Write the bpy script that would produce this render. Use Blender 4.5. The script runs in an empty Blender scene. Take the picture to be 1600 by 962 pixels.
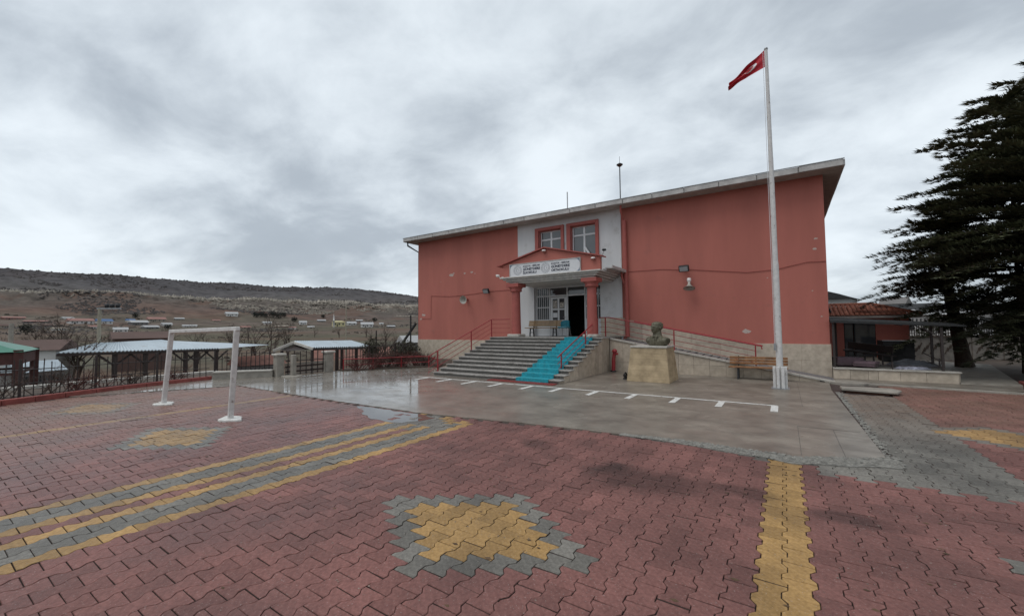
import bpy, bmesh, math, random
import numpy as np
from mathutils import Vector, Matrix
random.seed(7); rng = np.random.default_rng(7)
sc = bpy.context.scene
COL = sc.collection
PI = math.pi
R = math.radians

# ------------------------------------------------------------------ camera
CAM_H, YAW, PITCH, ROLL, FPX = 2.0, 33.4, 2.67, 0.53, 644.0
def _basis():
    y, p, r = R(YAW), R(PITCH), R(ROLL)
    f = Vector((-math.sin(y)*math.cos(p), math.cos(y)*math.cos(p), math.sin(p)))
    rt = Vector((math.cos(y), math.sin(y), 0)); up = rt.cross(f)
    return rt*math.cos(r)-up*math.sin(r), rt*math.sin(r)+up*math.cos(r), f
RT, UP, FW = _basis()
cd = bpy.data.cameras.new('camera'); cam = bpy.data.objects.new('camera', cd); COL.objects.link(cam)
cam.matrix_world = Matrix(((RT.x, UP.x, -FW.x, 0), (RT.y, UP.y, -FW.y, 0), (RT.z, UP.z, -FW.z, CAM_H), (0, 0, 0, 1)))
cd.sensor_fit = 'HORIZONTAL'; cd.sensor_width = 36; cd.lens = 36*FPX/1600
cd.clip_start = 0.05; cd.clip_end = 6000
sc.camera = cam
def ray(px, py): return RT*((px-800)/FPX)-UP*((py-481)/FPX)+FW
def at(px, py, D):                       # point seen at a photo pixel, D metres away over the ground
    d = ray(px, py); return Vector((0, 0, CAM_H))+d*(D/math.hypot(d.x, d.y))
def proj(p):
    v = Vector(p)-Vector((0, 0, CAM_H)); z = v.dot(FW)
    return (800+FPX*v.dot(RT)/z, 481-FPX*v.dot(UP)/z, z) if z > .05 else (1e5, 1e5, z)

# ------------------------------------------------------------------ world, sun, exposure
SUN_EL, SUN_AZ = R(62), R(215)           # azimuth clockwise from +Y: behind the camera, over the left shoulder
w = bpy.data.worlds.new('World'); sc.world = w; w.use_nodes = True
nt = w.node_tree; N = nt.nodes; L = nt.links; N.clear()
out = N.new('ShaderNodeOutputWorld'); mixs = N.new('ShaderNodeMixShader')
sky = N.new('ShaderNodeTexSky'); sky.sky_type = 'NISHITA'; sky.sun_disc = False
sky.sun_elevation = SUN_EL; sky.sun_rotation = SUN_AZ
b1 = N.new('ShaderNodeBackground'); b1.inputs[1].default_value = 0.09
b2 = N.new('ShaderNodeBackground'); b2.inputs[1].default_value = 1.0
L.new(sky.outputs[0], b1.inputs[0])
tc = N.new('ShaderNodeTexCoord'); sep = N.new('ShaderNodeSeparateXYZ'); L.new(tc.outputs['Generated'], sep.inputs[0])
def wm(op, a, b=None, c=None):
    n = N.new('ShaderNodeMath'); n.operation = op
    for k, v in enumerate((a, b, c)):
        if v is None: continue
        if isinstance(v, (int, float)): n.inputs[k].default_value = v
        else: L.new(v, n.inputs[k])
    return n.outputs[0]
zc = wm('ADD', wm('ABSOLUTE', sep.outputs[2]), 0.34)
cx_ = wm('DIVIDE', sep.outputs[0], zc); cy_ = wm('DIVIDE', sep.outputs[1], zc)
cmb = N.new('ShaderNodeCombineXYZ'); L.new(cx_, cmb.inputs[0]); L.new(cy_, cmb.inputs[1])
rotn = N.new('ShaderNodeMapping'); rotn.inputs['Rotation'].default_value = (0, 0, R(-33)); rotn.inputs['Scale'].default_value = (.85, 1.0, 1)
rotn.inputs['Location'].default_value = (2.6, 1.3, 0)
L.new(cmb.outputs[0], rotn.inputs[0])
def wnoise(scale, detail, rough, dist, off):
    n = N.new('ShaderNodeTexNoise'); n.inputs['Scale'].default_value = scale; n.inputs['Detail'].default_value = detail
    n.inputs['Roughness'].default_value = rough; n.inputs['Distortion'].default_value = dist
    m = N.new('ShaderNodeMapping'); m.inputs['Location'].default_value = off
    L.new(rotn.outputs[0], m.inputs[0]); L.new(m.outputs[0], n.inputs['Vector']); return n.outputs['Fac']
n1 = wnoise(1.25, 4, .5, .25, (0, 0, 0)); n2 = wnoise(3.4, 8, .58, .25, (5, 2, 0))
cl = wm('ADD', wm('MULTIPLY', n1, .62), wm('MULTIPLY', n2, .38))
cr = N.new('ShaderNodeValToRGB'); cr.color_ramp.interpolation = 'B_SPLINE'
e = cr.color_ramp.elements
e[0].position = .385; e[0].color = (.40, .45, .505, 1)
e[1].position = .60; e[1].color = (.88, .95, 1.0, 1)
x = e.new(.49); x.color = (.67, .735, .79, 1)
L.new(cl, cr.inputs[0]); L.new(cr.outputs[0], b2.inputs[0])
mixs.inputs[0].default_value = .9
L.new(b1.outputs[0], mixs.inputs[1]); L.new(b2.outputs[0], mixs.inputs[2]); L.new(mixs.outputs[0], out.inputs[0])
sd = bpy.data.lights.new('sun', 'SUN'); sd.energy = 1.1; sd.angle = R(35); sd.color = (1, .965, .92)
so = bpy.data.objects.new('sun', sd); COL.objects.link(so)
sv = Vector((math.sin(SUN_AZ)*math.cos(SUN_EL), math.cos(SUN_AZ)*math.cos(SUN_EL), math.sin(SUN_EL)))
so.rotation_euler = sv.to_track_quat('Z', 'Y').to_euler(); so.location = sv*60
sc.view_settings.view_transform = 'Standard'; sc.view_settings.look = 'None'
sc.view_settings.exposure = 0.12; sc.view_settings.gamma = 1.0
sc.view_settings.use_curve_mapping = False

# ------------------------------------------------------------------ materials
def mat(name, col, rough=.8, var=.18, scale=3.0, bump=.0, bscale=40., col2=None, metal=0., spec=.4, detail=6, coords='Object', attr=None, streak=False, wet=None):
    m = bpy.data.materials.new(name); m.use_nodes = True
    t = m.node_tree; n = t.nodes; l = t.links; p = n['Principled BSDF']
    p.inputs['Roughness'].default_value = rough; p.inputs['Metallic'].default_value = metal
    p.inputs['Specular IOR Level'].default_value = spec
    c = n.new('ShaderNodeTexCoord'); src = c.outputs[coords]
    if coords == 'World':
        pass
    nz = n.new('ShaderNodeTexNoise'); nz.inputs['Scale'].default_value = scale; nz.inputs['Detail'].default_value = detail
    nz.inputs['Roughness'].default_value = .62
    if streak:
        mp = n.new('ShaderNodeMapping'); mp.inputs['Scale'].default_value = (1, 1, .18); l.new(src, mp.inputs[0]); l.new(mp.outputs[0], nz.inputs[0])
    else: l.new(src, nz.inputs[0])
    rp = n.new('ShaderNodeValToRGB'); rp.color_ramp.elements[0].position = .3; rp.color_ramp.elements[1].position = .72
    a = [max(0, v*(1-var)) for v in col]; b = [min(1, v*(1+var)) for v in (col2 or col)]
    rp.color_ramp.elements[0].color = (*a, 1); rp.color_ramp.elements[1].color = (*b, 1)
    l.new(nz.outputs['Fac'], rp.inputs[0]); res = rp.outputs[0]
    if attr:
        at_ = n.new('ShaderNodeAttribute'); at_.attribute_name = attr
        mx = n.new('ShaderNodeMix'); mx.data_type = 'RGBA'; mx.blend_type = 'MULTIPLY'; mx.inputs[0].default_value = 1
        l.new(res, mx.inputs[6]); l.new(at_.outputs['Fac'], mx.inputs[7]); res = mx.outputs[2]
    l.new(res, p.inputs['Base Color'])
    if bump:
        bz = n.new('ShaderNodeTexNoise'); bz.inputs['Scale'].default_value = bscale; bz.inputs['Detail'].default_value = 4
        l.new(src, bz.inputs[0]); bp = n.new('ShaderNodeBump'); bp.inputs['Strength'].default_value = bump; bp.inputs['Distance'].default_value = .02
        l.new(bz.outputs['Fac'], bp.inputs['Height']); l.new(bp.outputs[0], p.inputs['Normal'])
    if wet:
        p.inputs['Coat Weight'].default_value = .85; p.inputs['Coat IOR'].default_value = 2.2
        wz = n.new('ShaderNodeTexNoise'); wz.inputs['Scale'].default_value = wet[0]; wz.inputs['Detail'].default_value = 5
        l.new(src, wz.inputs[0]); mr = n.new('ShaderNodeMapRange'); mr.inputs[1].default_value = .35; mr.inputs[2].default_value = .65
        mr.inputs[3].default_value = wet[1]; mr.inputs[4].default_value = wet[2]
        l.new(wz.outputs['Fac'], mr.inputs[0]); l.new(mr.outputs[0], p.inputs['Coat Roughness']); p.inputs['Roughness'].default_value = .55
    return m
M = {}
M['red_wall'] = mat('red_plaster', (.405, .135, .106), .85, .11, .9, .25, 60, streak=True)
M['red_trim'] = mat('red_trim_paint', (.33, .085, .07), .6, .12, 4)
M['white_wall'] = mat('white_plaster', (.56, .56, .565), .85, .08, 1.5, .2, 60, streak=True)
M['cream_wall'] = mat('weathered_cream_paint', (.50, .475, .43), .8, .2, 3, .1, 40)
M['cornice'] = mat('grey_white_cornice_paint', (.47, .45, .42), .8, .2, 5, .1, 40)
M['beige_stone'] = mat('beige_limestone', (.42, .35, .275), .65, .16, 5, .2, 60, col2=(.46, .39, .31), attr='tone')
M['grey_stone'] = mat('light_step_stone', (.30, .285, .265), .45, .25, 8, .15, 70)
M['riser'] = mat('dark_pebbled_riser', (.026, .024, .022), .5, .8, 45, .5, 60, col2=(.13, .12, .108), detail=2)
M['coping'] = mat('pale_coping_stone', (.40, .375, .335), .6, .2, 7, .1, 60)
M['ramp_floor'] = mat('dark_speckled_granite', (.085, .08, .085), .45, .6, 40, .3, 60, col2=(.17, .16, .17), detail=2)
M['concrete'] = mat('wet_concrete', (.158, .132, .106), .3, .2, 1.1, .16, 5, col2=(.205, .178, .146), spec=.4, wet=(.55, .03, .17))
def apron_tune(m):
    t = m.node_tree; n = t.nodes; l = t.links; p = n['Principled BSDF']; g = n.new('ShaderNodeNewGeometry')
    sx = n.new('ShaderNodeSeparateXYZ'); l.new(g.outputs['Position'], sx.inputs[0])
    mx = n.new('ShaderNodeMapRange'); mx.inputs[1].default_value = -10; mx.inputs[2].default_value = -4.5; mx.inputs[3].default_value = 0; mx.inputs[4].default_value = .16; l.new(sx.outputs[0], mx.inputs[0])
    src = p.inputs['Coat Roughness'].links[0].from_socket
    ad = n.new('ShaderNodeMath'); ad.operation = 'ADD'; l.new(src, ad.inputs[0]); l.new(mx.outputs[0], ad.inputs[1]); l.new(ad.outputs[0], p.inputs['Coat Roughness'])
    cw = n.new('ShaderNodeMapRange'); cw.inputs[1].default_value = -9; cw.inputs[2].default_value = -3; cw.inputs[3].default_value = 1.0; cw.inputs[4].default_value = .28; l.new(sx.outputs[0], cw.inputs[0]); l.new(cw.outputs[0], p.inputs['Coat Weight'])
    mp = n.new('ShaderNodeMapping'); mp.inputs['Scale'].default_value = (.9, 1.7, 1); mp.inputs['Rotation'].default_value = (0, 0, .12); l.new(g.outputs['Position'], mp.inputs[0])
    nz = n.new('ShaderNodeTexNoise'); nz.inputs['Scale'].default_value = 1.6; nz.inputs['Detail'].default_value = 7; nz.inputs['Roughness'].default_value = .65; nz.inputs['Distortion'].default_value = .8; l.new(mp.outputs[0], nz.inputs[0])
    rr = n.new('ShaderNodeMapRange'); rr.inputs[1].default_value = .35; rr.inputs[2].default_value = .68; rr.inputs[3].default_value = .8; rr.inputs[4].default_value = 1.18; l.new(nz.outputs['Fac'], rr.inputs[0])
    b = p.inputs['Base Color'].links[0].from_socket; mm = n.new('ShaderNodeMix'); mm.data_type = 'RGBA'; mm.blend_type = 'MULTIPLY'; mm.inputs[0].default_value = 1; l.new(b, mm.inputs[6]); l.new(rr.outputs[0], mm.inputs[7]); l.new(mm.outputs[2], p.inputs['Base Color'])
    # damp film thins out in brushed streaks
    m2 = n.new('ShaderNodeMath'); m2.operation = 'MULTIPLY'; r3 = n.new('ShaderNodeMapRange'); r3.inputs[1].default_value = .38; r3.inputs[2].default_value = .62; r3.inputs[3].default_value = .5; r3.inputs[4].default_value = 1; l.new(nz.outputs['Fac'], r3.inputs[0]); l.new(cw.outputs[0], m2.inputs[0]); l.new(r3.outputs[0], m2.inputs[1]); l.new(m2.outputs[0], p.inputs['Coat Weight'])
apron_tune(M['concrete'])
M['dry_concrete'] = mat('rough_concrete', (.27, .245, .21), .7, .3, 3, .4, 30)
M['rubble'] = mat('crushed_concrete', (.20, .19, .17), .9, .4, 14, .5, 60)
M['sand'] = mat('joint_sand', (.062, .042, .036), .9, .4, 30, .3, 90)
M['dirt'] = mat('bare_soil', (.075, .055, .042), .95, .4, 2, .6, 20)
M['white_paint'] = mat('white_road_paint', (.60, .59, .56), .6, .22, 14)
M['white_metal'] = mat('white_painted_metal', (.58, .565, .55), .45, .14, 9)
M['pvc'] = mat('white_window_plastic', (.62, .63, .64), .35, .05, 3)
M['red_metal'] = mat('red_painted_railing', (.27, .025, .03), .4, .25, 20)
M['dark_metal'] = mat('dark_brown_metal', (.035, .026, .024), .5, .3, 20)
M['black'] = mat('black_metal', (.018, .018, .02), .45, .2, 20)
M['grey_metal'] = mat('grey_metal', (.30, .31, .32), .4, .2, 12, metal=.4)
M['dark_grey'] = mat('dark_grey_sheet_metal', (.038, .039, .04), .85, .25, 6, spec=.15)
M['zinc'] = mat('pale_blue_corrugated_sheet', (.38, .44, .48), .35, .12, 2, spec=.5)
M['green_roof'] = mat('green_sheet_roof', (.03, .17, .11), .4, .2, 3)
M['glass'] = mat('dark_window_glass', (.055, .06, .065), .06, .1, 2, spec=.9)
M['dark'] = mat('dark_interior', (.022, .021, .02), .8, .2, 2)
M['wood'] = mat('varnished_wood', (.19, .088, .038), .45, .4, 6, .1, 60, col2=(.25, .12, .05))
M['wood_pale'] = mat('pale_bench_wood', (.28, .18, .085), .5, .3, 6)
M['turq'] = mat('turquoise_carpet', (.014, .28, .345), .75, .3, 12, .5, 180)
M['turq2'] = mat('turquoise_chair_fabric', (.02, .17, .22), .6, .15, 12)
M['bronze'] = mat('weathered_bronze', (.085, .075, .05), .5, .35, 12, .15, 60, col2=(.12, .11, .075), metal=.25)
M['sandstone'] = mat('yellow_sandstone', (.345, .255, .15), .7, .25, 3, .25, 60, col2=(.40, .305, .19), attr='tone')
M['red_mat'] = mat('red_rubber_mat', (.19, .025, .022), .5, .2, 20, .3, 120)
M['flag_red'] = mat('red_flag_cloth', (.42, .012, .025), .7, .12, 8)
M['flag_white'] = mat('white_flag_cloth', (.75, .73, .73), .7, .04, 8)
M['tile'] = mat('terracotta_tiles', (.33, .12, .08), .8, .35, 9, .2, 40, col2=(.43, .18, .12))
M['soffit'] = mat('soffit_paint', (.36, .335, .31), .8, .22, 2.5)
M['gutter'] = mat('grey_gutter_metal', (.43, .415, .40), .5, .25, 3)
M['needles'] = mat('dark_conifer_needles', (.042, .053, .03), .65, .55, 1.1, col2=(.105, .112, .062))
M['bark'] = mat('brown_bark', (.055, .038, .028), .9, .4, 12, .8, 30)
M['twig'] = mat('red_brown_twigs', (.11, .042, .036), .8, .4, 9)
M['twig_grey'] = mat('grey_brown_twigs', (.085, .062, .05), .8, .4, 9)
M['bush'] = mat('dark_green_leaves', (.03, .034, .018), .7, .5, 4, col2=(.055, .05, .03))
M['kerb'] = mat('red_kerb_paint', (.23, .06, .05), .7, .3, 6, .2, 40)
M['ink'] = mat('dark_blue_print', (.012, .018, .04), .5, .05, 5)
M['print_grey'] = mat('pale_grey_print', (.40, .41, .43), .5, .05, 5)
M['corner_blue'] = mat('slate_blue_print', (.16, .2, .25), .5, .1, 5)
M['sign'] = mat('white_sign_sheet', (.62, .625, .64), .4, .04, 3)
M['house_white'] = mat('whitewashed_wall', (.55, .54, .52), .9, .1, .5)
M['house_grey'] = mat('grey_plaster_wall', (.17, .16, .155), .9, .15, .5)
M['house_pink'] = mat('pink_roof', (.26, .14, .12), .9, .2, .5)
M['house_yellow'] = mat('yellow_plaster', (.50, .45, .26), .9, .1, .5)
M['house_blue'] = mat('blue_roof', (.08, .14, .26), .8, .1, .5)
M['old_wall'] = mat('painted_cast_wall', (.21, .185, .16), .85, .25, 3, .3, 30)
M['purple'] = mat('mauve_foam', (.13, .085, .10), .8, .2, 5)
M['tarp'] = mat('grey_tarpaulin', (.15, .155, .17), .6, .3, 5, .3, 20)
M['lampglass'] = mat('floodlight_glass', (.35, .36, .37), .15, .05, 5, spec=.8)
M['stem_white'] = mat('bright_plastic', (.66, .62, .6), .4, .04, 5)
M['poster'] = mat('printed_posters', (.30, .29, .14), .6, .9, 14, col2=(.36, .33, .3))
M['blue_cloth'] = mat('blue_and_white_rags', (.30, .30, .33), .8, .8, 12, col2=(.3, .3, .36))

def paver_mat(name, c1, c2):
    m = mat(name, c1, .5, .22, 26, .3, 150, col2=c2, attr='tone', spec=.3)
    t = m.node_tree; n = t.nodes; l = t.links; p = n['Principled BSDF']
    g = n.new('ShaderNodeNewGeometry')
    base = p.inputs['Base Color'].links[0].from_socket
    nz = n.new('ShaderNodeTexNoise'); nz.inputs['Scale'].default_value = .8; nz.inputs['Detail'].default_value = 5; l.new(g.outputs['Position'], nz.inputs[0])
    # dirt: broad patches of grime plus a few oil spots where they lie on the yard
    mr = n.new('ShaderNodeMapRange'); mr.inputs[1].default_value = .36; mr.inputs[2].default_value = .66; mr.inputs[3].default_value = .72; mr.inputs[4].default_value = 1.12
    l.new(nz.outputs['Fac'], mr.inputs[0]); fac = mr.outputs[0]
    nd = n.new('ShaderNodeTexNoise'); nd.inputs['Scale'].default_value = 2.2; nd.inputs['Detail'].default_value = 4; l.new(g.outputs['Position'], nd.inputs[0])
    for (sx, sy, rx, ry, k) in ((-1.75, 5.45, .85, .55, .5), (-.42, 5.75, .5, .3, .5), (-3.6, 6.2, .4, .3, .65), (.55, 5.5, .5, .22, .55), (-2.05, 5.7, .35, .3, .6)):
        sb = n.new('ShaderNodeVectorMath'); sb.operation = 'SUBTRACT'; l.new(g.outputs['Position'], sb.inputs[0]); sb.inputs[1].default_value = (sx, sy, 0)
        ml = n.new('ShaderNodeVectorMath'); ml.operation = 'MULTIPLY'; l.new(sb.outputs[0], ml.inputs[0]); ml.inputs[1].default_value = (1/rx, 1/ry, 0)
        ln = n.new('ShaderNodeVectorMath'); ln.operation = 'LENGTH'; l.new(ml.outputs[0], ln.inputs[0])
        ad = n.new('ShaderNodeMath'); ad.operation = 'MULTIPLY_ADD'; l.new(nd.outputs['Fac'], ad.inputs[0]); ad.inputs[1].default_value = 1.1; ad.inputs[2].default_value = -.55
        sm = n.new('ShaderNodeMath'); sm.operation = 'ADD'; l.new(ln.outputs['Value'], sm.inputs[0]); l.new(ad.outputs[0], sm.inputs[1])
        rr = n.new('ShaderNodeMapRange'); rr.interpolation_type = 'SMOOTHSTEP'; rr.inputs[1].default_value = .35; rr.inputs[2].default_value = 1.15; rr.inputs[3].default_value = k; rr.inputs[4].default_value = 1
        l.new(sm.outputs[0], rr.inputs[0])
        mm = n.new('ShaderNodeMath'); mm.operation = 'MULTIPLY'; l.new(fac, mm.inputs[0]); l.new(rr.outputs[0], mm.inputs[1]); fac = mm.outputs[0]
    mx = n.new('ShaderNodeMix'); mx.data_type = 'RGBA'; mx.blend_type = 'MULTIPLY'; mx.inputs[0].default_value = 1
    l.new(base, mx.inputs[6]); l.new(fac, mx.inputs[7])
    # sandy film spread over the far left and far right of the yard
    sx_ = n.new('ShaderNodeSeparateXYZ'); l.new(g.outputs['Position'], sx_.inputs[0])
    fm = n.new('ShaderNodeMapRange'); fm.inputs[1].default_value = -8.5; fm.inputs[2].default_value = -14.5; fm.inputs[3].default_value = 0; fm.inputs[4].default_value = 1; l.new(sx_.outputs[0], fm.inputs[0])
    fr2 = n.new('ShaderNodeMapRange'); fr2.inputs[1].default_value = 9; fr2.inputs[2].default_value = 13; fr2.inputs[3].default_value = 0; fr2.inputs[4].default_value = .8; l.new(sx_.outputs[1], fr2.inputs[0])
    fx = n.new('ShaderNodeMath'); fx.operation = 'MAXIMUM'; l.new(fm.outputs[0], fx.inputs[0]); l.new(fr2.outputs[0], fx.inputs[1])
    fn = n.new('ShaderNodeMath'); fn.operation = 'MULTIPLY'; l.new(fx.outputs[0], fn.inputs[0]); l.new(nd.outputs['Fac'], fn.inputs[1])
    mxa = n.new('ShaderNodeMix'); mxa.data_type = 'RGBA'; l.new(fn.outputs[0], mxa.inputs[0]); l.new(mx.outputs[2], mxa.inputs[6]); mxa.inputs[7].default_value = (.20, .125, .085, 1); mx = mxa
    # pale specks of aggregate
    vz = n.new('ShaderNodeTexNoise'); vz.inputs['Scale'].default_value = 70; vz.inputs['Detail'].default_value = 2; l.new(g.outputs['Position'], vz.inputs[0])
    vr = n.new('ShaderNodeMapRange'); vr.inputs[1].default_value = .64; vr.inputs[2].default_value = .74; vr.inputs[3].default_value = 0; vr.inputs[4].default_value = .5
    l.new(vz.outputs['Fac'], vr.inputs[0])
    m2 = n.new('ShaderNodeMix'); m2.data_type = 'RGBA'; l.new(vr.outputs[0], m2.inputs[0]); l.new(mx.outputs[2], m2.inputs[6]); m2.inputs[7].default_value = (.42, .38, .35, 1)
    l.new(m2.outputs[2], p.inputs['Base Color'])
    # damp film, wetter in broad patches
    wr = n.new('ShaderNodeMapRange'); wr.inputs[1].default_value = .35; wr.inputs[2].default_value = .65; wr.inputs[3].default_value = .5; wr.inputs[4].default_value = .78
    l.new(nz.outputs['Fac'], wr.inputs[0])
    wx = n.new('ShaderNodeMapRange'); wx.inputs[1].default_value = -3; wx.inputs[2].default_value = -9; wx.inputs[3].default_value = 1; wx.inputs[4].default_value = .58; l.new(sx_.outputs[0], wx.inputs[0])
    wq = n.new('ShaderNodeMath'); wq.operation = 'MULTIPLY'; l.new(wr.outputs[0], wq.inputs[0]); l.new(wx.outputs[0], wq.inputs[1]); l.new(wq.outputs[0], p.inputs['Roughness'])
    return m
PM = [paver_mat('red_paver', (.158, .066, .057), (.20, .090, .077)),
      paver_mat('ochre_paver', (.31, .178, .06), (.37, .225, .088)),
      paver_mat('grey_paver', (.13, .12, .104), (.175, .162, .142))]

def rust(m, lo, hi, sc_, col=(.13, .075, .05)):
    t = m.node_tree; n = t.nodes; l = t.links; p = n['Principled BSDF']; b = p.inputs['Base Color'].links[0].from_socket
    g = n.new('ShaderNodeNewGeometry'); z = n.new('ShaderNodeTexNoise'); z.inputs['Scale'].default_value = sc_; z.inputs['Detail'].default_value = 6; z.inputs['Roughness'].default_value = .7; l.new(g.outputs['Position'], z.inputs[0])
    r = n.new('ShaderNodeMapRange'); r.inputs[1].default_value = lo; r.inputs[2].default_value = hi; l.new(z.outputs['Fac'], r.inputs[0])
    x = n.new('ShaderNodeMix'); x.data_type = 'RGBA'; l.new(r.outputs[0], x.inputs[0]); l.new(b, x.inputs[6]); x.inputs[7].default_value = (*col, 1); l.new(x.outputs[2], p.inputs['Base Color'])
rust(M['white_paint'], .56, .66, 6); rust(M['white_metal'], .60, .70, 5.5); rust(M['red_metal'], .62, .70, 6); rust(M['turq'], .5, .72, 3.2, (.03, .15, .175)); rust(M['zinc'], .58, .75, .8, (.2, .17, .14)); rust(M['grey_stone'], .52, .7, 2.2, (.12, .11, .095)); rust(M['red_wall'], .62, .8, 1.6, (.30, .12, .10)); rust(M['white_wall'], .58, .78, 1.4, (.36, .35, .33))
TONED = {M['beige_stone'], M['sandstone'], *PM}
# ------------------------------------------------------------------ builders
def tag(o, label=None, cat=None, group=None, kind=None):
    if label: o['label'] = label
    if cat: o['category'] = cat
    if group: o['group'] = group
    if kind: o['kind'] = kind
    return o
def wl(o):
    v = Vector((0, 0, 0))
    while o: v += o.location; o = o.parent
    return v
def empty(name, loc, label=None, cat=None, group=None, kind=None):
    o = bpy.data.objects.new(name, None); COL.objects.link(o); o.location = loc; o.empty_display_size = .2
    return tag(o, label, cat, group, kind)
class MB:
    def __init__(s): s.v = []; s.f = []; s.sm = []; s.mi = []
    def add(s, vs, fs, smooth=False, mi=0):
        b = len(s.v); s.v += [tuple(q) for q in vs]
        for f in fs: s.f.append(tuple(b+i for i in f)); s.sm.append(smooth); s.mi.append(mi)
        return s
    def box(s, x0, y0, z0, x1, y1, z1, mi=0):
        return s.add([(x0,y0,z0),(x1,y0,z0),(x1,y1,z0),(x0,y1,z0),(x0,y0,z1),(x1,y0,z1),(x1,y1,z1),(x0,y1,z1)],
                     [(0,3,2,1),(4,5,6,7),(0,1,5,4),(1,2,6,5),(2,3,7,6),(3,0,4,7)], mi=mi)
    def obox(s, c, ax, ay, az, mi=0):    # centre and half-axis vectors
        c, ax, ay, az = map(Vector, (c, ax, ay, az)); vs = []
        for k in (-1, 1):
            for (i, j) in ((-1,-1),(1,-1),(1,1),(-1,1)): vs.append(c+ax*i+ay*j+az*k)
        return s.add(vs, [(0,3,2,1),(4,5,6,7),(0,1,5,4),(1,2,6,5),(2,3,7,6),(3,0,4,7)], mi=mi)
    def bar(s, p, q, wd, ht=None, mi=0):  # rectangular bar between two points
        p, q = Vector(p), Vector(q); d = (q-p); ht = ht or wd
        u = d.normalized(); r = u.cross(Vector((0,0,1)))
        r = r.normalized() if r.length > .01 else Vector((1,0,0)); t = r.cross(u)
        return s.obox((p+q)/2, d/2, r*wd/2, t*ht/2, mi=mi)
    def tube(s, pts, r, n=8, cap=True, mi=0):
        pts = [Vector(p) for p in pts]; rs = r if isinstance(r, (list, tuple)) else [r]*len(pts)
        rings = []; ref = None
        for i, p in enumerate(pts):
            d = (pts[min(i+1, len(pts)-1)]-pts[max(i-1, 0)]).normalized()
            if ref is None: ref = d.orthogonal().normalized()
            a = (ref-d*ref.dot(d)).normalized(); ref = a; b = d.cross(a)
            rings.append([p+(a*math.cos(2*PI*k/n)+b*math.sin(2*PI*k/n))*rs[i] for k in range(n)])
        vs = [v for rg in rings for v in rg]; fs = []
        for i in range(len(pts)-1):
            for k in range(n): fs.append((i*n+k, i*n+(k+1)%n, (i+1)*n+(k+1)%n, (i+1)*n+k))
        s.add(vs, fs, True, mi)
        if cap:
            s.add(rings[0], [tuple(reversed(range(n)))], mi=mi); s.add(rings[-1], [tuple(range(n))], mi=mi)
        return s
    def lathe(s, prof, c=(0,0,0), n=20, mi=0, M4=None):   # prof [(r,z)...] about z
        c = Vector(c); vs = []
        for (r, z) in prof:
            for k in range(n):
                p = Vector((r*math.cos(2*PI*k/n), r*math.sin(2*PI*k/n), z)); vs.append((M4 @ p if M4 else p)+c)
        fs = []
        for i in range(len(prof)-1):
            for k in range(n): fs.append((i*n+k, i*n+(k+1)%n, (i+1)*n+(k+1)%n, (i+1)*n+k))
        return s.add(vs, fs, True, mi)
    def prism(s, poly, z0, z1, mi=0):    # xy polygon extruded in z (CCW)
        n = len(poly); vs = [(x, y, z0) for x, y in poly]+[(x, y, z1) for x, y in poly]
        return s.add(vs, [tuple(reversed(range(n))), tuple(range(n, 2*n))]+[(k, (k+1)%n, n+(k+1)%n, n+k) for k in range(n)], mi=mi)
    def prism_xz(s, poly, y0, y1, mi=0): # xz polygon (CCW seen from -y) extruded in y
        n = len(poly); vs = [(x, y0, z) for x, z in poly]+[(x, y1, z) for x, z in poly]
        return s.add(vs, [tuple(range(n)), tuple(reversed(range(n, 2*n)))]+[((k+1)%n, k, n+k, n+(k+1)%n) for k in range(n)], mi=mi)
    def mesh(s, name, mats, off=Vector((0,0,0)), bevel=0, tone=None):
        me = bpy.data.meshes.new(name)
        me.from_pydata([(a-off.x, b-off.y, c-off.z) for a, b, c in s.v], [], s.f)
        for mm in (mats if isinstance(mats, (list, tuple)) else [mats]): me.materials.append(mm)
        me.polygons.foreach_set('use_smooth', s.sm); me.polygons.foreach_set('material_index', s.mi)
        if bevel:
            bm = bmesh.new(); bm.from_mesh(me)
            bmesh.ops.bevel(bm, geom=[e for e in bm.edges if e.is_manifold and e.calc_face_angle(0) > .5], offset=bevel, segments=1, affect='EDGES', clamp_overlap=True)
            bm.to_mesh(me); bm.free()
        if tone is None and any(mm in TONED for mm in me.materials): tone = 1.0
        if tone is not None: set_tone(me, tone)
        me.update(); return me
    def build(s, name, mats, parent=None, bevel=0, tone=None, loc=None):
        off = wl(parent) if parent else (Vector(loc) if loc is not None else Vector((0,0,0)))
        o = bpy.data.objects.new(name, s.mesh(name, mats, off, bevel, tone)); COL.objects.link(o)
        if parent: o.parent = parent
        elif loc is not None: o.location = loc
        return o
def set_tone(me, t):
    a = me.attributes.new('tone', 'FLOAT', 'FACE')
    a.data.foreach_set('value', [t]*len(me.polygons) if isinstance(t, float) else t)
def link(o, parent=None):
    COL.objects.link(o); o.parent = parent; return o
def copy_tree(o, loc=None, rz=None, parent=None):
    kids = list(o.children); c = o.copy(); COL.objects.link(c)
    if parent: c.parent = parent
    if loc is not None: c.location = loc
    if rz is not None: c.rotation_euler = (0, 0, rz)
    for k in kids: copy_tree(k, parent=c)
    return c
def shared(name, me, parent, loc, rot=None, scale=None):
    o = bpy.data.objects.new(name, me); COL.objects.link(o); o.parent = parent; o.location = loc
    if rot: o.rotation_euler = rot
    if scale: o.scale = scale
    return o
def rnd(a, b): return random.uniform(a, b)
def tn(s=.1): return 1.0+rnd(-s, s)

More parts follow.
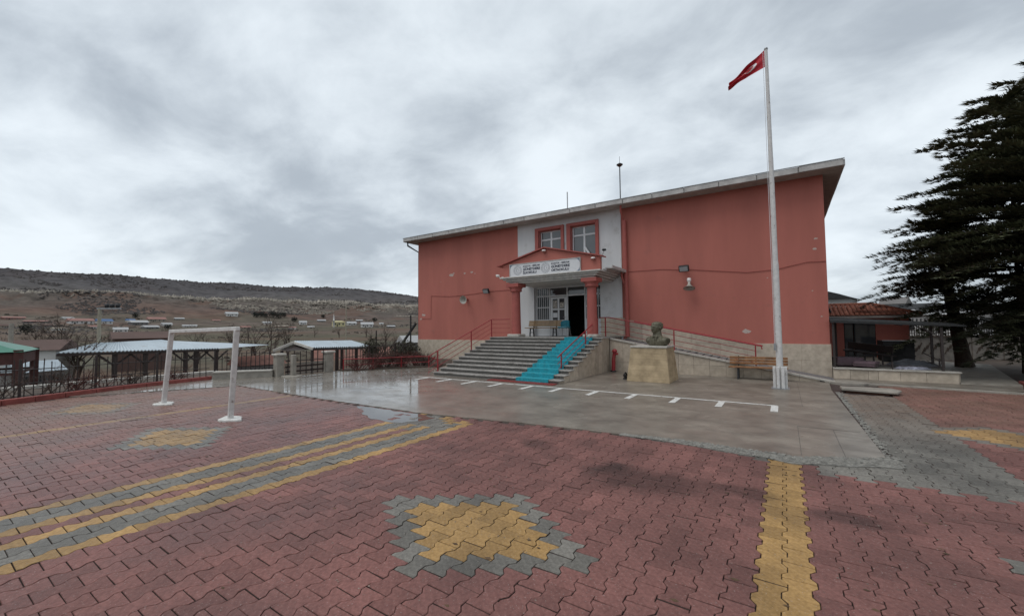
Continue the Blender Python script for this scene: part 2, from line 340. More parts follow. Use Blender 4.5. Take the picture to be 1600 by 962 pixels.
# value noise for terrain
_perm = rng.random((64, 64))
def vnoise(x, y):
    x = np.asarray(x, float); y = np.asarray(y, float)
    xi = np.floor(x).astype(int); yi = np.floor(y).astype(int); fx = x-xi; fy = y-yi
    fx = fx*fx*(3-2*fx); fy = fy*fy*(3-2*fy)
    g = lambda a, b: _perm[a % 64, b % 64]
    return (g(xi, yi)*(1-fx)+g(xi+1, yi)*fx)*(1-fy)+(g(xi, yi+1)*(1-fx)+g(xi+1, yi+1)*fx)*fy
def fbm(x, y, o=4):
    s = 0; a = .5
    for k in range(o): s = s+a*vnoise(x*2**k+k*7.3, y*2**k+k*3.1); a *= .5
    return s

# ------------------------------------------------------------------ terrain
def interp(x, xs, ys): return np.interp(x, xs, ys)
PR = [0, 26, 34, 60, 120, 200, 270, 340, 420, 480, 555, 572, 590, 680, 800, 870, 1100, 2600]
PZ = [-.6, -1.2, -1.7, -2.2, -1.6, -1.0, 1.1, 4.5, 9.9, 16.5, 26.5, 29.5, 36, 50, 72, 85, 90, 95]
def terr(x, y):
    x = np.asarray(x, float); y = np.asarray(y, float)
    r = np.hypot(x, y); phi = np.degrees(np.arctan2(-x, y))       # left of +Y
    wob = (fbm(x*.006+9, y*.006+4, 4)-.47)
    rr = r+wob*np.clip((r-120)/300, 0, 1)*150
    z = interp(rr, PR, PZ)
    fac = interp(phi, [-180, -60, -20, 20, 40, 47, 55, 65, 100, 130, 180], [.6, .3, .3, .45, .74, .82, .92, 1.0, 1.02, .9, .6])
    z = np.where(z > 0, z*fac, z)
    amp = np.clip((r-240)/300, 0, 1)
    z = z+amp*((fbm(x*.018, y*.018, 5)-.47)*9+(fbm(x*.09, y*.09, 3)-.44)*2.2)
    # gullied cliff band
    cb = np.exp(-((rr-580)/26)**2)
    z = z+cb*(np.abs(fbm(x*.11+3, y*.11, 3)-.45)*-16+2)
    # right-hand side: the village street behind the school lies a little higher
    z = np.where((phi < 20) & (phi > -120) & (r < 240), np.maximum(z, -.6+np.clip((r-38)/60, 0, 1)*2.0), z)
    return z
ang = np.concatenate([np.arange(24, 102, .22), np.arange(102, 384, 3.)])
rad = np.concatenate([[2, 10, 16, 20, 23], np.arange(26, 120, 4), np.arange(120, 500, 7), np.arange(500, 650, 3.2), np.arange(650, 900, 7), [930, 1000, 1150, 1400, 1900, 2600]])
A, Rr = np.meshgrid(np.radians(ang), rad)
X = -np.sin(A)*Rr; Y = np.cos(A)*Rr; Z = terr(X, Y)
na, nr = len(ang), len(rad)
vs = np.stack([X, Y, Z], -1).reshape(-1, 3)
ii, kk = np.meshgrid(np.arange(nr-1), np.arange(na), indexing='ij'); k2 = (kk+1) % na
fs = np.stack([ii*na+kk, (ii+1)*na+kk, (ii+1)*na+k2, ii*na+k2], -1).reshape(-1, 4)[:, ::-1]
def np_mesh(name, vs, fs, mats, smooth=False, mi=None, tone=None):
    vs = np.asarray(vs, np.float32); fs = np.asarray(fs, np.int32); k = fs.shape[1]
    me = bpy.data.meshes.new(name); me.vertices.add(len(vs)); me.vertices.foreach_set('co', vs.ravel())
    me.loops.add(fs.size); me.loops.foreach_set('vertex_index', fs.ravel())
    me.polygons.add(len(fs)); me.polygons.foreach_set('loop_start', np.arange(0, fs.size, k, dtype=np.int32))
    try: me.polygons.foreach_set('loop_total', np.full(len(fs), k, np.int32))
    except Exception: pass
    for m in mats: me.materials.append(m)
    if mi is not None: me.polygons.foreach_set('material_index', np.asarray(mi, np.int32))
    me.polygons.foreach_set('use_smooth', np.full(len(fs), smooth))
    if tone is not None:
        a = me.attributes.new('tone', 'FLOAT', 'FACE'); a.data.foreach_set('value', np.asarray(tone, np.float32))
    me.update(calc_edges=True); me.validate(); return me
def terrain_mat():
    m = bpy.data.materials.new('dry_hillside'); m.use_nodes = True
    t = m.node_tree; n = t.nodes; l = t.links; p = n['Principled BSDF']; p.inputs['Roughness'].default_value = 1; p.inputs['Specular IOR Level'].default_value = .1
    g = n.new('ShaderNodeNewGeometry')
    ln = n.new('ShaderNodeVectorMath'); ln.operation = 'LENGTH'; l.new(g.outputs['Position'], ln.inputs[0])
    nz = n.new('ShaderNodeTexNoise'); nz.inputs['Scale'].default_value = .012; nz.inputs['Detail'].default_value = 8; l.new(g.outputs['Position'], nz.inputs[0])
    ma = n.new('ShaderNodeMath'); ma.operation = 'MULTIPLY_ADD'; l.new(nz.outputs['Fac'], ma.inputs[0]); ma.inputs[1].default_value = 170; l.new(ln.outputs['Value'], ma.inputs[2])
    mr = n.new('ShaderNodeMapRange'); mr.inputs[1].default_value = 85; mr.inputs[2].default_value = 1085; l.new(ma.outputs[0], mr.inputs[0])
    rp = n.new('ShaderNodeValToRGB'); e = rp.color_ramp.elements      # land cover by distance across the valley, upper stops tinted mauve as painted haze: position*1000 m
    stops = [(.02, (.10, .085, .062)), (.10, (.085, .08, .058)), (.20, (.095, .084, .058)), (.26, (.12, .09, .072)), (.30, (.09, .08, .058)), (.36, (.12, .092, .076)), (.42, (.10, .085, .066)),
             (.455, (.12, .078, .062)), (.50, (.105, .08, .068)), (.535, (.10, .085, .074)), (.57, (.12, .105, .09)), (.588, (.27, .24, .20)), (.60, (.092, .085, .078)), (.68, (.088, .081, .08)), (.78, (.07, .065, .067)), (.90, (.054, .05, .052))]
    e[0].position, e[0].color = stops[0][0], (*stops[0][1], 1); e[1].position, e[1].color = stops[-1][0], (*stops[-1][1], 1)
    for po, c in stops[1:-1]: x = e.new(po); x.color = (*c, 1)
    l.new(mr.outputs[0], rp.inputs[0])
    n2 = n.new('ShaderNodeTexNoise'); n2.inputs['Scale'].default_value = .09; n2.inputs['Detail'].default_value = 8; n2.inputs['Roughness'].default_value = .7; l.new(g.outputs['Position'], n2.inputs[0])
    r2 = n.new('ShaderNodeMapRange'); r2.inputs[1].default_value = .32; r2.inputs[2].default_value = .68; r2.inputs[3].default_value = .55; r2.inputs[4].default_value = 1.4; l.new(n2.outputs['Fac'], r2.inputs[0])
    mx = n.new('ShaderNodeMix'); mx.data_type = 'RGBA'; mx.blend_type = 'MULTIPLY'; mx.inputs[0].default_value = 1; l.new(rp.outputs[0], mx.inputs[6]); l.new(r2.outputs[0], mx.inputs[7])
    # earthy red fields in patches
    n3 = n.new('ShaderNodeTexNoise'); n3.inputs['Scale'].default_value = .02; n3.inputs['Detail'].default_value = 3; l.new(g.outputs['Position'], n3.inputs[0])
    r3 = n.new('ShaderNodeMapRange'); r3.inputs[1].default_value = .54; r3.inputs[2].default_value = .62; r3.inputs[3].default_value = 0; r3.inputs[4].default_value = .5; l.new(n3.outputs['Fac'], r3.inputs[0])
    lm = n.new('ShaderNodeMapRange'); lm.inputs[1].default_value = 560; lm.inputs[2].default_value = 600; lm.inputs[3].default_value = 1; lm.inputs[4].default_value = .12; l.new(ln.outputs['Value'], lm.inputs[0])
    pm = n.new('ShaderNodeMath'); pm.operation = 'MULTIPLY'; l.new(r3.outputs[0], pm.inputs[0]); l.new(lm.outputs[0], pm.inputs[1])
    m3 = n.new('ShaderNodeMix'); m3.data_type = 'RGBA'; l.new(pm.outputs[0], m3.inputs[0]); l.new(mx.outputs[2], m3.inputs[6]); m3.inputs[7].default_value = (.13, .075, .055, 1)
    l.new(m3.outputs[2], p.inputs['Base Color'])
    return m
o = bpy.data.objects.new('hills', np_mesh('hills', vs, fs, [terrain_mat()], True)); COL.objects.link(o); tag(o, kind='structure')

# low scrub and pale rocks over the far slopes: uncountable masses
def blobs(name, pts, sz, m, sub):
    t = (1+5**.5)/2
    base = np.array([(-1,t,0),(1,t,0),(-1,-t,0),(1,-t,0),(0,-1,t),(0,1,t),(0,-1,-t),(0,1,-t),(t,0,-1),(t,0,1),(-t,0,-1),(-t,0,1)])/1.9 if sub else np.array([(1,0,0),(0,1,0),(-1,0,0),(0,-1,0),(0,0,1),(0,0,-.6)], float)
    bf = np.array([(0,11,5),(0,5,1),(0,1,7),(0,7,10),(0,10,11),(1,5,9),(5,11,4),(11,10,2),(10,7,6),(7,1,8),(3,9,4),(3,4,2),(3,2,6),(3,6,8),(3,8,9),(4,9,5),(2,4,11),(6,2,10),(8,6,7),(9,8,1)] if sub else [(0,1,4),(1,2,4),(2,3,4),(3,0,4),(1,0,5),(2,1,5),(3,2,5),(0,3,5)])
    n = len(pts); nb = len(base)
    V = base[None]*(sz[:, None, :]*(1+.5*(rng.random((n, nb, 1))-.5)))+pts[:, None, :]
    F = bf[None]+(np.arange(n)*nb)[:, None, None]
    o = bpy.data.objects.new(name, np_mesh(name, V.reshape(-1, 3), F.reshape(-1, 3), [m])); COL.objects.link(o); return tag(o, kind='stuff')
def scatter(n, r0, r1, a0=32, a1=101, clump=None):
    a = np.radians(rng.uniform(a0, a1, n*3)); r = rng.uniform(r0, r1, n*3); x = -np.sin(a)*r; y = np.cos(a)*r
    if clump: k = fbm(x*clump, y*clump, 3) > .5; x, y = x[k], y[k]
    x, y = x[:n], y[:n]; return np.stack([x, y, terr(x, y)], -1)
scrub_m = mat('dark_scrub', (.045, .04, .039), .95, .4, .05, col2=(.066, .057, .053))  # blue lifted in the scrub colour to stand in for haze
rock_m = mat('pale_rocks', (.15, .13, .108), .95, .45, .08, col2=(.2, .175, .145))
p1 = np.concatenate([scatter(1500, 790, 905), scatter(2200, 640, 840, clump=.01), scatter(2600, 440, 640, clump=.02), scatter(3000, 260, 570, clump=.02), scatter(1800, 600, 860, clump=.012)])
k1 = np.clip(np.hypot(p1[:, 0], p1[:, 1])/700, .45, 1)[:, None]; s1 = k1*np.stack([rng.uniform(1.0, 2.4, len(p1)), rng.uniform(1.0, 2.4, len(p1)), rng.uniform(.7, 1.9, len(p1))], -1)
blobs('hillside_scrub', p1, s1, scrub_m, False)['label'] = 'dark scrub dotted over the far plateau slope'
p2 = np.concatenate([scatter(2600, 500, 600, clump=.03), scatter(900, 560, 582)])
s2 = np.stack([rng.uniform(.9, 2.6, len(p2)), rng.uniform(.9, 2.6, len(p2)), rng.uniform(.6, 1.8, len(p2))], -1)
blobs('rocks', p2, s2, rock_m, False)['label'] = 'pale rocks strewn below the cliff line'
p4 = np.concatenate([scatter(2600, 574, 592), scatter(1500, 586, 600, clump=.02)])
s4 = np.stack([rng.uniform(.8, 2.6, len(p4)), rng.uniform(.8, 2.0, len(p4)), rng.uniform(1.2, 3.6, len(p4))], -1)
blobs('cliff_rocks', p4, s4, mat('cliff_stone', (.24, .215, .185), .95, .5, .12, col2=(.33, .295, .25)), False)['label'] = 'pale crags standing in a band along the cliff line'
p3 = np.concatenate([scatter(900, 60, 230, clump=.05), scatter(700, 230, 420, clump=.03)])
k3 = np.clip(np.hypot(p3[:, 0], p3[:, 1])/300, .3, 1)[:, None]; s3 = np.stack([rng.uniform(.5, 1.6, len(p3)), rng.uniform(.5, 1.6, len(p3)), rng.uniform(.4, 1.3, len(p3))], -1)*k3
blobs('valley_scrub', p3, s3, mat('valley_scrub', (.07, .06, .045), .95, .5, .2, col2=(.10, .075, .06)), True)['label'] = 'brown winter scrub along the valley floor'

# ------------------------------------------------------------------ yard ground
g = MB()
yard = [(-22.75, -25), (60, -25), (60, 50), (1, 50), (1, 34), (-20.6, 34), (-20.7, 19), (-18.4, 12.2), (-18.4, 9.0), (-22.75, 8.8)]
g.prism(yard, -1.9, -.05)
tag(g.build('ground', M['dirt']), kind='structure')
FX = [-17.5, -16.5, -12, -7.3, -3.7, -1.6, .1, 1.17, 1.3]; FY = [7.15, 7.0, 6.9, 6.95, 7.46, 7.55, 7.4, 7.9, 7.95]
def front(x): return float(np.interp(x, FX, FY))
LBX = [-18.0, -17.3, -16.6, -16.5]; LBY = [3.1, 4.87, 6.2, 7.0]
def in_paving(x, y):
    if y < -3.2 or x > 10.5 or x < -18: return False
    if x < 1.32:
        if y > front(x)-.02: return False
        if y > 3.1 and x < np.interp(y, LBY, LBX): return False
        return x > np.interp(y, [-3.2, 1.8, 3.1], [-17.2, -17.7, -18.0])
    if y > 15.2 and 1.3 < x < 2.5: return False
    return y < 17.75
paving = MB().prism([(-18.5, -3.2), (10.5, -3.2), (10.5, 17.9), (1.1, 17.9), (1.1, 8.2), (0, 7.6), (-3.7, 7.65), (-7.3, 7.15), (-16.4, 7.2), (-17.3, 5.2), (-18.6, 3)], -.055, -.019).build('paving', M['sand'])
tag(paving, kind='structure')
PL, PP = .266, .193
def paver_mesh(hl=PL/2-.0034, full=True):
    q, t, a, gp = PL/4, .024, .020, .0034
    hw, hn = PP/2+a-gp, PP/2-a-gp
    o = [(hw,-hl),(hw,-(q+t)),(hn,-(q-t)),(hn,q-t),(hw,q+t),(hw,hl),(-hw,hl),(-hw,q+t),(-hn,q-t),(-hn,-(q-t)),(-hw,-(q+t)),(-hw,-hl)]
    c = .0038; ins = [(x-math.copysign(c, x), y-(math.copysign(c, y) if abs(abs(y)-hl) < 1e-6 else 0), 0) for x, y in o]
    return np.array(ins+[(x, y, -.0048) for x, y in o]+[(x, y, -.04) for x, y in o])
PV = paver_mesh(); n12 = 12
PF_top = [(11, 0, 1, 10), (10, 1, 2, 9), (9, 2, 3, 8), (8, 3, 4, 7), (7, 4, 5, 6)]
PF_side = [(12+k, 12+(k+1)%12, (k+1)%12, k) for k in range(12)]
PF_low = [(24+k, 24+(k+1)%12, 12+(k+1)%12, 12+k) for k in range(12)]
PF = np.array(PF_top+PF_side+PF_low); PFM = np.array([0]*17+[1]*12)
DIAS = []
for (x, y) in ((-2.669, 3.33), (-9.53, 3.12), (-15.0, 3.0), (2.70, 5.0), (3.05, 10.6), (-2.669, -1.2)):
    ci = round((x+.16)/PP); cj = round(y/(PL/2)); cj += (ci+cj) % 2; DIAS.append((ci, cj))
def paver_kind(i, j, x, y):
    for (ci, cj) in DIAS:
        di, dj = i-ci, j-cj; a, b = (di+dj)/2, (di-dj)/2; m = max(abs(a), abs(b))
        if m <= 2: return 1
        if m <= 3: return 2
    if i in (0, 1) and y < 7.4: return 1
    if -36 <= i <= -28:
        lim = 6.55+(-28-i)*.07
        if y > lim+.2: return 0
        if y > lim-.06 and i >= -33: return 1
        if i in (-28, -36): return 1
        if i in (-33, -32, -31) and y > 5.75: return 1 if y < 6.0 and i != -32 else 2
        return {-29: 2, -30: 2, -31: 1, -32: 0, -33: 1, -34: 2, -35: 2}[i]
    if i == -64: return 1
    if 1.1 < x < 2.5 and y > 6.95: return 2
    if x > .35 and x < 2.1 and y > 7.0+.0*x: return 2
    if x > -.5 and x < .4 and y > 7.25: return 2
    return 0
pav = []
for i in range(int((-18-.2)/PP), int(10.6/PP)+1):
    x = -.16+i*PP
    for j in range(-26, 138):
        if (i+j) % 2: continue
        y = j*PL/2
        if in_paving(x, y): pav.append((i, j, x, y))
def paver_area(x, y):
    c = [proj((x+dx, y+dy, 0)) for dx, dy in ((-.09,-.13),(.09,-.13),(.09,.13),(-.09,.13))]
    if any(q[2] < .3 for q in c) or not (-20 < c[0][0] < 1620 and c[0][1] < 990): return 0
    if not any(0 <= q[0] <= 1600 and q[1] <= 962 for q in c): return 0
    return abs(sum(c[k][0]*c[(k+1) % 4][1]-c[(k+1) % 4][0]*c[k][1] for k in range(4)))/2
areas = sorted(((paver_area(x, y), i, j) for i, j, x, y in pav), reverse=True)
near = {(i, j) for a, i, j in areas[:300] if a > 0}
pm_var = {}
def paver_variant(kind, v):
    if (kind, v) not in pm_var:
        rs = np.random.default_rng(100+kind*50+v)
        jit = PV.copy(); jit[:24, :2] += rs.normal(0, .0009, (24, 2)); jit[:12, 2] += rs.normal(0, .0006, 12)
        pm_var[kind, v] = np_mesh('paver', jit, PF, [PM[kind], M['sand']], mi=PFM, tone=np.full(len(PF), .80+.38*rs.random()))
    return pm_var[kind, v]
names = {0: None, 1: None, 2: None}
VV, FF, MI, TT = [], [], [], []; cnt = 0
for (i, j, x, y) in pav:
    kd = paver_kind(i, j, x, y); dz = random.gauss(0, .0019); tx, ty = random.gauss(0, .009), random.gauss(0, .009); rz = random.gauss(0, .008)
    if (i, j) in near:
        o = bpy.data.objects.new('paver', paver_variant(kd, random.randrange(9))); COL.objects.link(o); o.parent = paving
        o.location = (x, y, dz); o.rotation_euler = (tx, ty, rz+(PI if random.random() < .5 else 0))
    else:
        P = PV.copy(); P[:, 2] += P[:, 1]*tx-P[:, 0]*ty+dz; cr, sr = math.cos(rz), math.sin(rz)
        P[:, :2] = P[:, :2] @ np.array([[cr, sr], [-sr, cr]]); P += (x, y, 0)
        F = PF
        VV.append(P); FF.append(F+cnt); MI += [kd]*17+[3]*12; TT += [.82+.36*random.random()]*len(F); cnt += 36
o = bpy.data.objects.new('pavers', np_mesh('pavers', np.concatenate(VV), np.concatenate(FF), PM+[M['sand']], mi=MI, tone=TT)); COL.objects.link(o); o.parent = paving; tag(o, kind='stuff')

# concrete apron in front of the school, with a broken front edge
def rough_edge(n=120):
    pts = []
    for x in np.linspace(-18.6, 1.15, n):
        k = .05 if x < -4 else .03
        pts.append((x, front(x)+.02+rnd(-k, k)*.6))
    return pts
edge = [(-19.1, 3.0), (-18.1, 3.2), (-17.4, 4.9), (-16.7, 6.25)]+[p for p in rough_edge() if p[0] > -16.55]
back = [(1.2, 8.0), (1.13, 15.8), (1.25, 18.6), (5.8, 18.0), (6.0, 19.4), (1.45, 19.5), (-20.3, 19.5), (-15.0, 15.6), (-17.55, 11.9), (-18.1, 9.0), (-19.35, 7.3)]
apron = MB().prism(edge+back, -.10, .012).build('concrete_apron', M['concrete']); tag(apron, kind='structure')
# saw-cut joints, painted line and ticks on the apron
jm = mat('joint_shadowless_grout', (.10, .09, .08), .8, .3, 8)
j = MB()
for y in (9.9,): j.box(.15, y, .0135, 1.1, y+.007, .0155)
for x in (.15, .7): j.box(x, 7.75, .0135, x+.007, 9.9, .0155)
j.box(.3, 12.3, .0135, .307, 17.4, .0155)
j.build('apron_joints', jm, apron)
def paint_strip(poly, name):
    return MB().prism(poly, .0165, .019).build(name, M['white_paint'], apron)
def ragged(x0, x1, y, wd, n):
    a = [(x, y-wd/2+rnd(-.008, .008)) for x in np.linspace(x0, x1, n)]; b = [(x, y+wd/2+rnd(-.008, .008)) for x in np.linspace(x1, x0, n)]
    return a+b
paint_strip(ragged(-12.6, -.2, 12.1, .10, 70), 'painted_line')
for x in (-.26, -1.42, -2.5, -3.68, -4.85, -6.08, -7.15, -8.4, -9.6, -10.8, -12.0):
    wd = .15
    paint_strip([(x-wd/2, 11.25+rnd(-.05, .05)), (x+wd/2, 11.25+rnd(-.05, .05)), (x+wd/2, 12.045), (x-wd/2, 12.045)], 'painted_tick')
# crushed, crumbling concrete along the front edge on the right
V = []; 
for k in range(1500):
    x = rnd(-2.3, 1.35); tpos = (x+2.3)/3.65; y = front(x)+rnd(-.12, .24)*(.35+tpos); s = rnd(.008, .032)*(1.4 if random.random() < .08 else 1)
    V.append((x, y, .012+s*.2, s))
for k in range(900):
    y = rnd(7.9, 15.5); x = 1.2+abs(random.gauss(0, .07)); s = rnd(.008, .028); V.append((x, y, s*.2, s))
V = np.array(V); o = blobs('rubble', V[:, :3], np.stack([V[:, 3]*rng.uniform(.7, 1.5, len(V)), V[:, 3]*rng.uniform(.7, 1.5, len(V)), V[:, 3]*.6], -1), M['rubble'], False)
o['label'] = 'crumbled concrete along the broken apron edge'
sl = MB(); top = []
for x in np.linspace(-2.6, 1.3, 50): top.append((x, front(x)-.03-.16*max(0, (x+2.6)/3.9)*(.5+vnoise(x*3, 1.5))))
bot = [(x, front(x)+.1+.12*(x+2.6)/3.9+rnd(-.03, .03)) for x in np.linspace(1.3, -2.6, 50)]
sl.prism(top+bot, -.03, .0145); tag(sl.build('mortar_skirt', M['rubble'], apron), kind='structure')
# puddle where the pavers meet the apron
pc = [(-9.3, 6.72), (-8.6, 6.5), (-8.3, 6.2), (-7.7, 6.0), (-7.2, 5.95), (-6.85, 6.1), (-6.6, 6.4), (-6.5, 6.75), (-7.2, 6.9), (-7.9, 6.84), (-8.6, 6.88)]
pp = []
for k in range(len(pc)):
    a, b = Vector(pc[k]), Vector(pc[(k+1) % len(pc)])
    for t in (0, .33, .66): pp.append(tuple(a.lerp(b, t)+Vector((rnd(-.05, .05), rnd(-.04, .04)))))
wm_ = bpy.data.materials.new('puddle_water'); wm_.use_nodes = True; q = wm_.node_tree.nodes['Principled BSDF']
q.inputs['Base Color'].default_value = (.09, .075, .065, 1); q.inputs['Roughness'].default_value = .03; q.inputs['Specular IOR Level'].default_value = 1.0; q.inputs['IOR'].default_value = 1.8
tag(MB().prism(pp, -.01, .0035).build('puddle', wm_), kind='structure')

# grit and small litter lying about the yard: uncountable
lp_ = np.stack([rng.uniform(-9, 4.5, 900), rng.uniform(1.2, 7.2, 900), np.full(900, .002)], -1); ls_ = rng.uniform(.003, .008, (900, 1))*np.array([[1.3, 1, .7]])
blobs('grit', lp_, ls_, mat('pale_grit', (.22, .18, .15), .9, .6, 3), False)['label'] = 'pale grit scattered over the red pavers'
lf_ = np.stack([rng.uniform(-15, 4.5, 260), rng.uniform(1.5, 7.2, 260), np.full(260, .003)], -1); ls2 = rng.uniform(.012, .024, (260, 1))*np.array([[1.5, .9, .12]])
blobs('leaves', lf_, ls2, mat('dead_leaves', (.09, .055, .03), .9, .6, 3), False)['label'] = 'dead leaf scraps on the red pavers'
# kerb along the left edge, soil bed strip behind it
kp = [(-16.6, -3.5), (-17.35, .2), (-17.95, 1.77), (-18.42, 3.05), (-18.95, 4.5), (-19.2, 5.81), (-19.45, 7.3)]
kerb = empty('kerb', (kp[2][0], kp[2][1], 0), kind='structure')
for a, b in zip(kp, kp[1:]):
    a, b = Vector((*a, .04)), Vector((*b, .04)); n = max(1, round((b-a).length/.8))
    for t in range(n):
        p, q2 = a.lerp(b, t/n), a.lerp(b, (t+1)/n); d = (q2-p).normalized()*.006
        MB().bar(p+d, q2-d, .16, .20).build('kerb_stone', M['kerb'], kerb, bevel=.012)
rk = empty('kerb', (6, 18.2, 0), kind='structure')
for k in range(7):
    a = Vector((5.95, 20.1, .03)).lerp(Vector((5.2, 13.5, .03)), k/7); b = Vector((5.95, 20.1, .03)).lerp(Vector((5.2, 13.5, .03)), (k+.985)/7)
    a.x += .35; b.x += .35
    if k < 3: MB().bar(a, b, .15, .2).build('kerb_stone', M['kerb'], rk, bevel=.012)
path = MB().prism([(4.75, 19.4), (6.1, 19.4), (8.0, 28.5), (6.0, 30.5), (5.1, 24)], -.04, .05).build('path', M['dry_concrete']); tag(path, kind='structure')
# low concrete lip and drain pit at the foot of the ramp
dp = empty('drain_pit', (1.9, 15.7, 0), 'low concrete drain cover with a dark rusty gap below its lip, beside the ramp foot', 'drain cover')
MB().prism([(1.35, 15.55), (2.55, 15.35), (2.7, 15.8), (2.55, 16.2), (1.35, 16.1)], .05, .12).build('slab', M['dry_concrete'], dp, bevel=.015)
MB().prism([(1.45, 15.62), (2.4, 15.45), (2.4, 16.0), (1.45, 16.0)], -.01, .05).build('frame', mat('rusty_iron', (.09, .035, .02), .8, .4, 9), dp)
MB().prism([(1.3, 17.9), (6.2, 17.2), (6.2, 17.55), (1.3, 18.3)], -.03, .035).build('kerb', M['dry_concrete'])['kind'] = 'structure'

# ------------------------------------------------------------------ school building
SX0, SX1, SY, ST, SB = -20.45, 1.42, 19.6, 7.74, 31.0
WL, WR = -12.47, -6.5
school = empty('school_building', (-9.5, SY, 0), 'two storey red and white school with an outside staircase, wide eaves and a pillared porch', 'school')
MB().box(SX0, SY, -.2, WL, SB, ST).build('wall', M['red_wall'], school)['label'] = 'red plaster wall left of the entrance'
MB().box(WR+.0, SY, -.2, SX1, SB, ST).build('wall', M['red_wall'], school)['label'] = 'red plaster wall right of the entrance'
ww = MB(); fy0, fy1 = SY-.03, SY+.32
DX0, DX1, DZ0, DZ1 = -11.45, -7.62, 1.51, 4.15
ww.box(WL, fy0, 0, DX0, fy1, ST); ww.box(DX1, fy0, 0, WR, fy1, ST); ww.box(DX0, fy0, 0, DX1, fy1, DZ0-.02)
UZ0, UZ1 = 4.75, 7.23
ww.box(DX0, fy0, DZ1, DX1, fy1, UZ0); ww.box(DX0, fy0, UZ1, DX1, fy1, ST)
ww.box(DX0, fy0, UZ0, -11.08, fy1, UZ1); ww.box(-9.72, fy0, UZ0, -9.17, fy1, UZ1); ww.box(-7.79, fy0, UZ0, DX1, fy1, UZ1)
ww.build('wall', M['white_wall'], school)['label'] = 'white wall of the entrance bay'
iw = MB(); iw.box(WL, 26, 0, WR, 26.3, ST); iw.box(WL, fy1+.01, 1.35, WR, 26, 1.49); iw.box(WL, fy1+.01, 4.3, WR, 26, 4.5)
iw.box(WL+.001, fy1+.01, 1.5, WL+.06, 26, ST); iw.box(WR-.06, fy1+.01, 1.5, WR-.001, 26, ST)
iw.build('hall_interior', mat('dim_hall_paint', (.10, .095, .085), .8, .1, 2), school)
# roof: low hip roof, soffit, gutter boards
E0, E1, EY, EB = SX0-.66, SX1+.58, SY-.72, SB+.7
rf = MB().add([(E0, EY, 7.97), (E1, EY, 7.97), (E1, EB, 7.97), (E0, EB, 7.97), (E0+6, (EY+EB)/2, 9.3), (E1-6, (EY+EB)/2, 9.3)], [(0, 1, 5, 4), (1, 2, 5), (2, 3, 4, 5), (3, 0, 4)]).build('roof', M['tile'], school)
MB().box(E0+.03, EY+.03, ST+.001, E1-.03, EB-.03, 7.95).build('soffit', M['soffit'], school)
def gutter(p, q, n):
    p, q = Vector(p), Vector(q)
    for k in range(n):
        a, b = p.lerp(q, k/n), p.lerp(q, (k+1)/n); d = (b-a).normalized()*.012
        dz = rnd(-.012, .012); a = a+Vector((0, 0, dz)); b = b+Vector((0, 0, dz+rnd(-.008, .008)))
        MB().bar(a+d, b-d, .07+rnd(0, .01), .225).build('gutter_section', M['gutter'], school, bevel=.012)
gutter((E0, EY, 7.865), (E1, EY, 7.865), 17); gutter((E1, EY, 7.865), (E1, EB, 7.865), 9); gutter((E0, EB, 7.865), (E0, EY, 7.865), 9)
MB().tube([(E0-.02, EY-.04, 7.99), (E1+.02, EY-.04, 7.99)], .02, 6).build('gutter_lip', M['grey_metal'], school)
MB().tube([(E0+.25, EY+.15, 7.78), (E0+.25, EY+.15, 7.5), (SX0-.05, SY+.1, 7.1), (SX0-.05, SY+.1, .2)], .055, 8).build('downpipe', M['dark_grey'], school)['label'] = 'dark downpipe at the left corner'
dpz = MB(); dpz.tube([(-6.33, EY+.2, 7.76), (-6.33, EY+.2, 7.5), (-6.33, SY-.11, 7.05)], .05, 8); dpz.tube([(-6.30, SY-.13, 7.1), (-6.25, SY-.13, 1.5)], .105, 12)
for z in (6.6, 5.2, 3.8, 2.4): dpz.box(-6.42, SY-.2, z, -6.22, SY, z+.03)
dpz.build('downpipe', M['red_trim'], school)['label'] = 'red painted downpipe right of the white bay'
# upper windows
def pvc_window(x0, x1, z0, z1, y, name='window'):
    f = MB(); t = .06
    f.box(x0, y, z0, x0+t, y+.07, z1); f.box(x1-t, y, z0, x1, y+.07, z1); f.box(x0+t, y, z1-t, x1-t, y+.07, z1); f.box(x0+t, y, z0, x1-t, y+.07, z0+t)
    xm = (x0+x1)/2; zm = z1-.46
    f.box(xm-.055, y+.002, z0+t, xm+.055, y+.068, z1-t); f.box(x0+t, y+.004, zm-.045, xm-.055, y+.066, zm+.045); f.box(xm+.055, y+.004, zm-.045, x1-t, y+.066, zm+.045)
    w_ = f.build(name, M['pvc'], school, bevel=.006)
    for (a, b) in ((x0+t, xm-.055), (xm+.055, x1-t)):
        for (c, d) in ((z0+t, zm-.045), (zm+.045, z1-t)):
            MB().box(a, y+.03, c, b, y+.04, d).build('pane', M['glass'], w_)
    return w_
for x0, x1 in ((-11.08, -9.72), (-9.17, -7.79)):
    s = MB(); a, b, c, d = x0-.22, x1+.17, UZ0-.16, UZ1+.16; y0, y1 = SY-.13, SY-.032
    s.box(a, y0, c, x0, y1, d); s.box(x1, y0, c, b, y1, d); s.box(x0, y0, UZ1, x1, y1, d); s.box(x0, y0, c, x1, y1, UZ0)
    s.box(x0-.001, y1, UZ0, x0+.03, SY+.12, UZ1); s.box(x1-.03, y1, UZ0, x1+.001, SY+.12, UZ1); s.box(x0+.03, y1, UZ1-.03, x1-.03, SY+.12, UZ1+.001)
    s.build('window_surround', M['red_trim'], school, bevel=.01)
    w_ = pvc_window(x0+.03, x1-.03, UZ0, UZ1-.03, SY+.12)
# bottom-hung sash leaning open in the right window
MB().bar((-8.42, SY+.10, 6.05), (-7.95, SY-.06, 5.4), .05, .09).build('open_sash', M['pvc'], school)
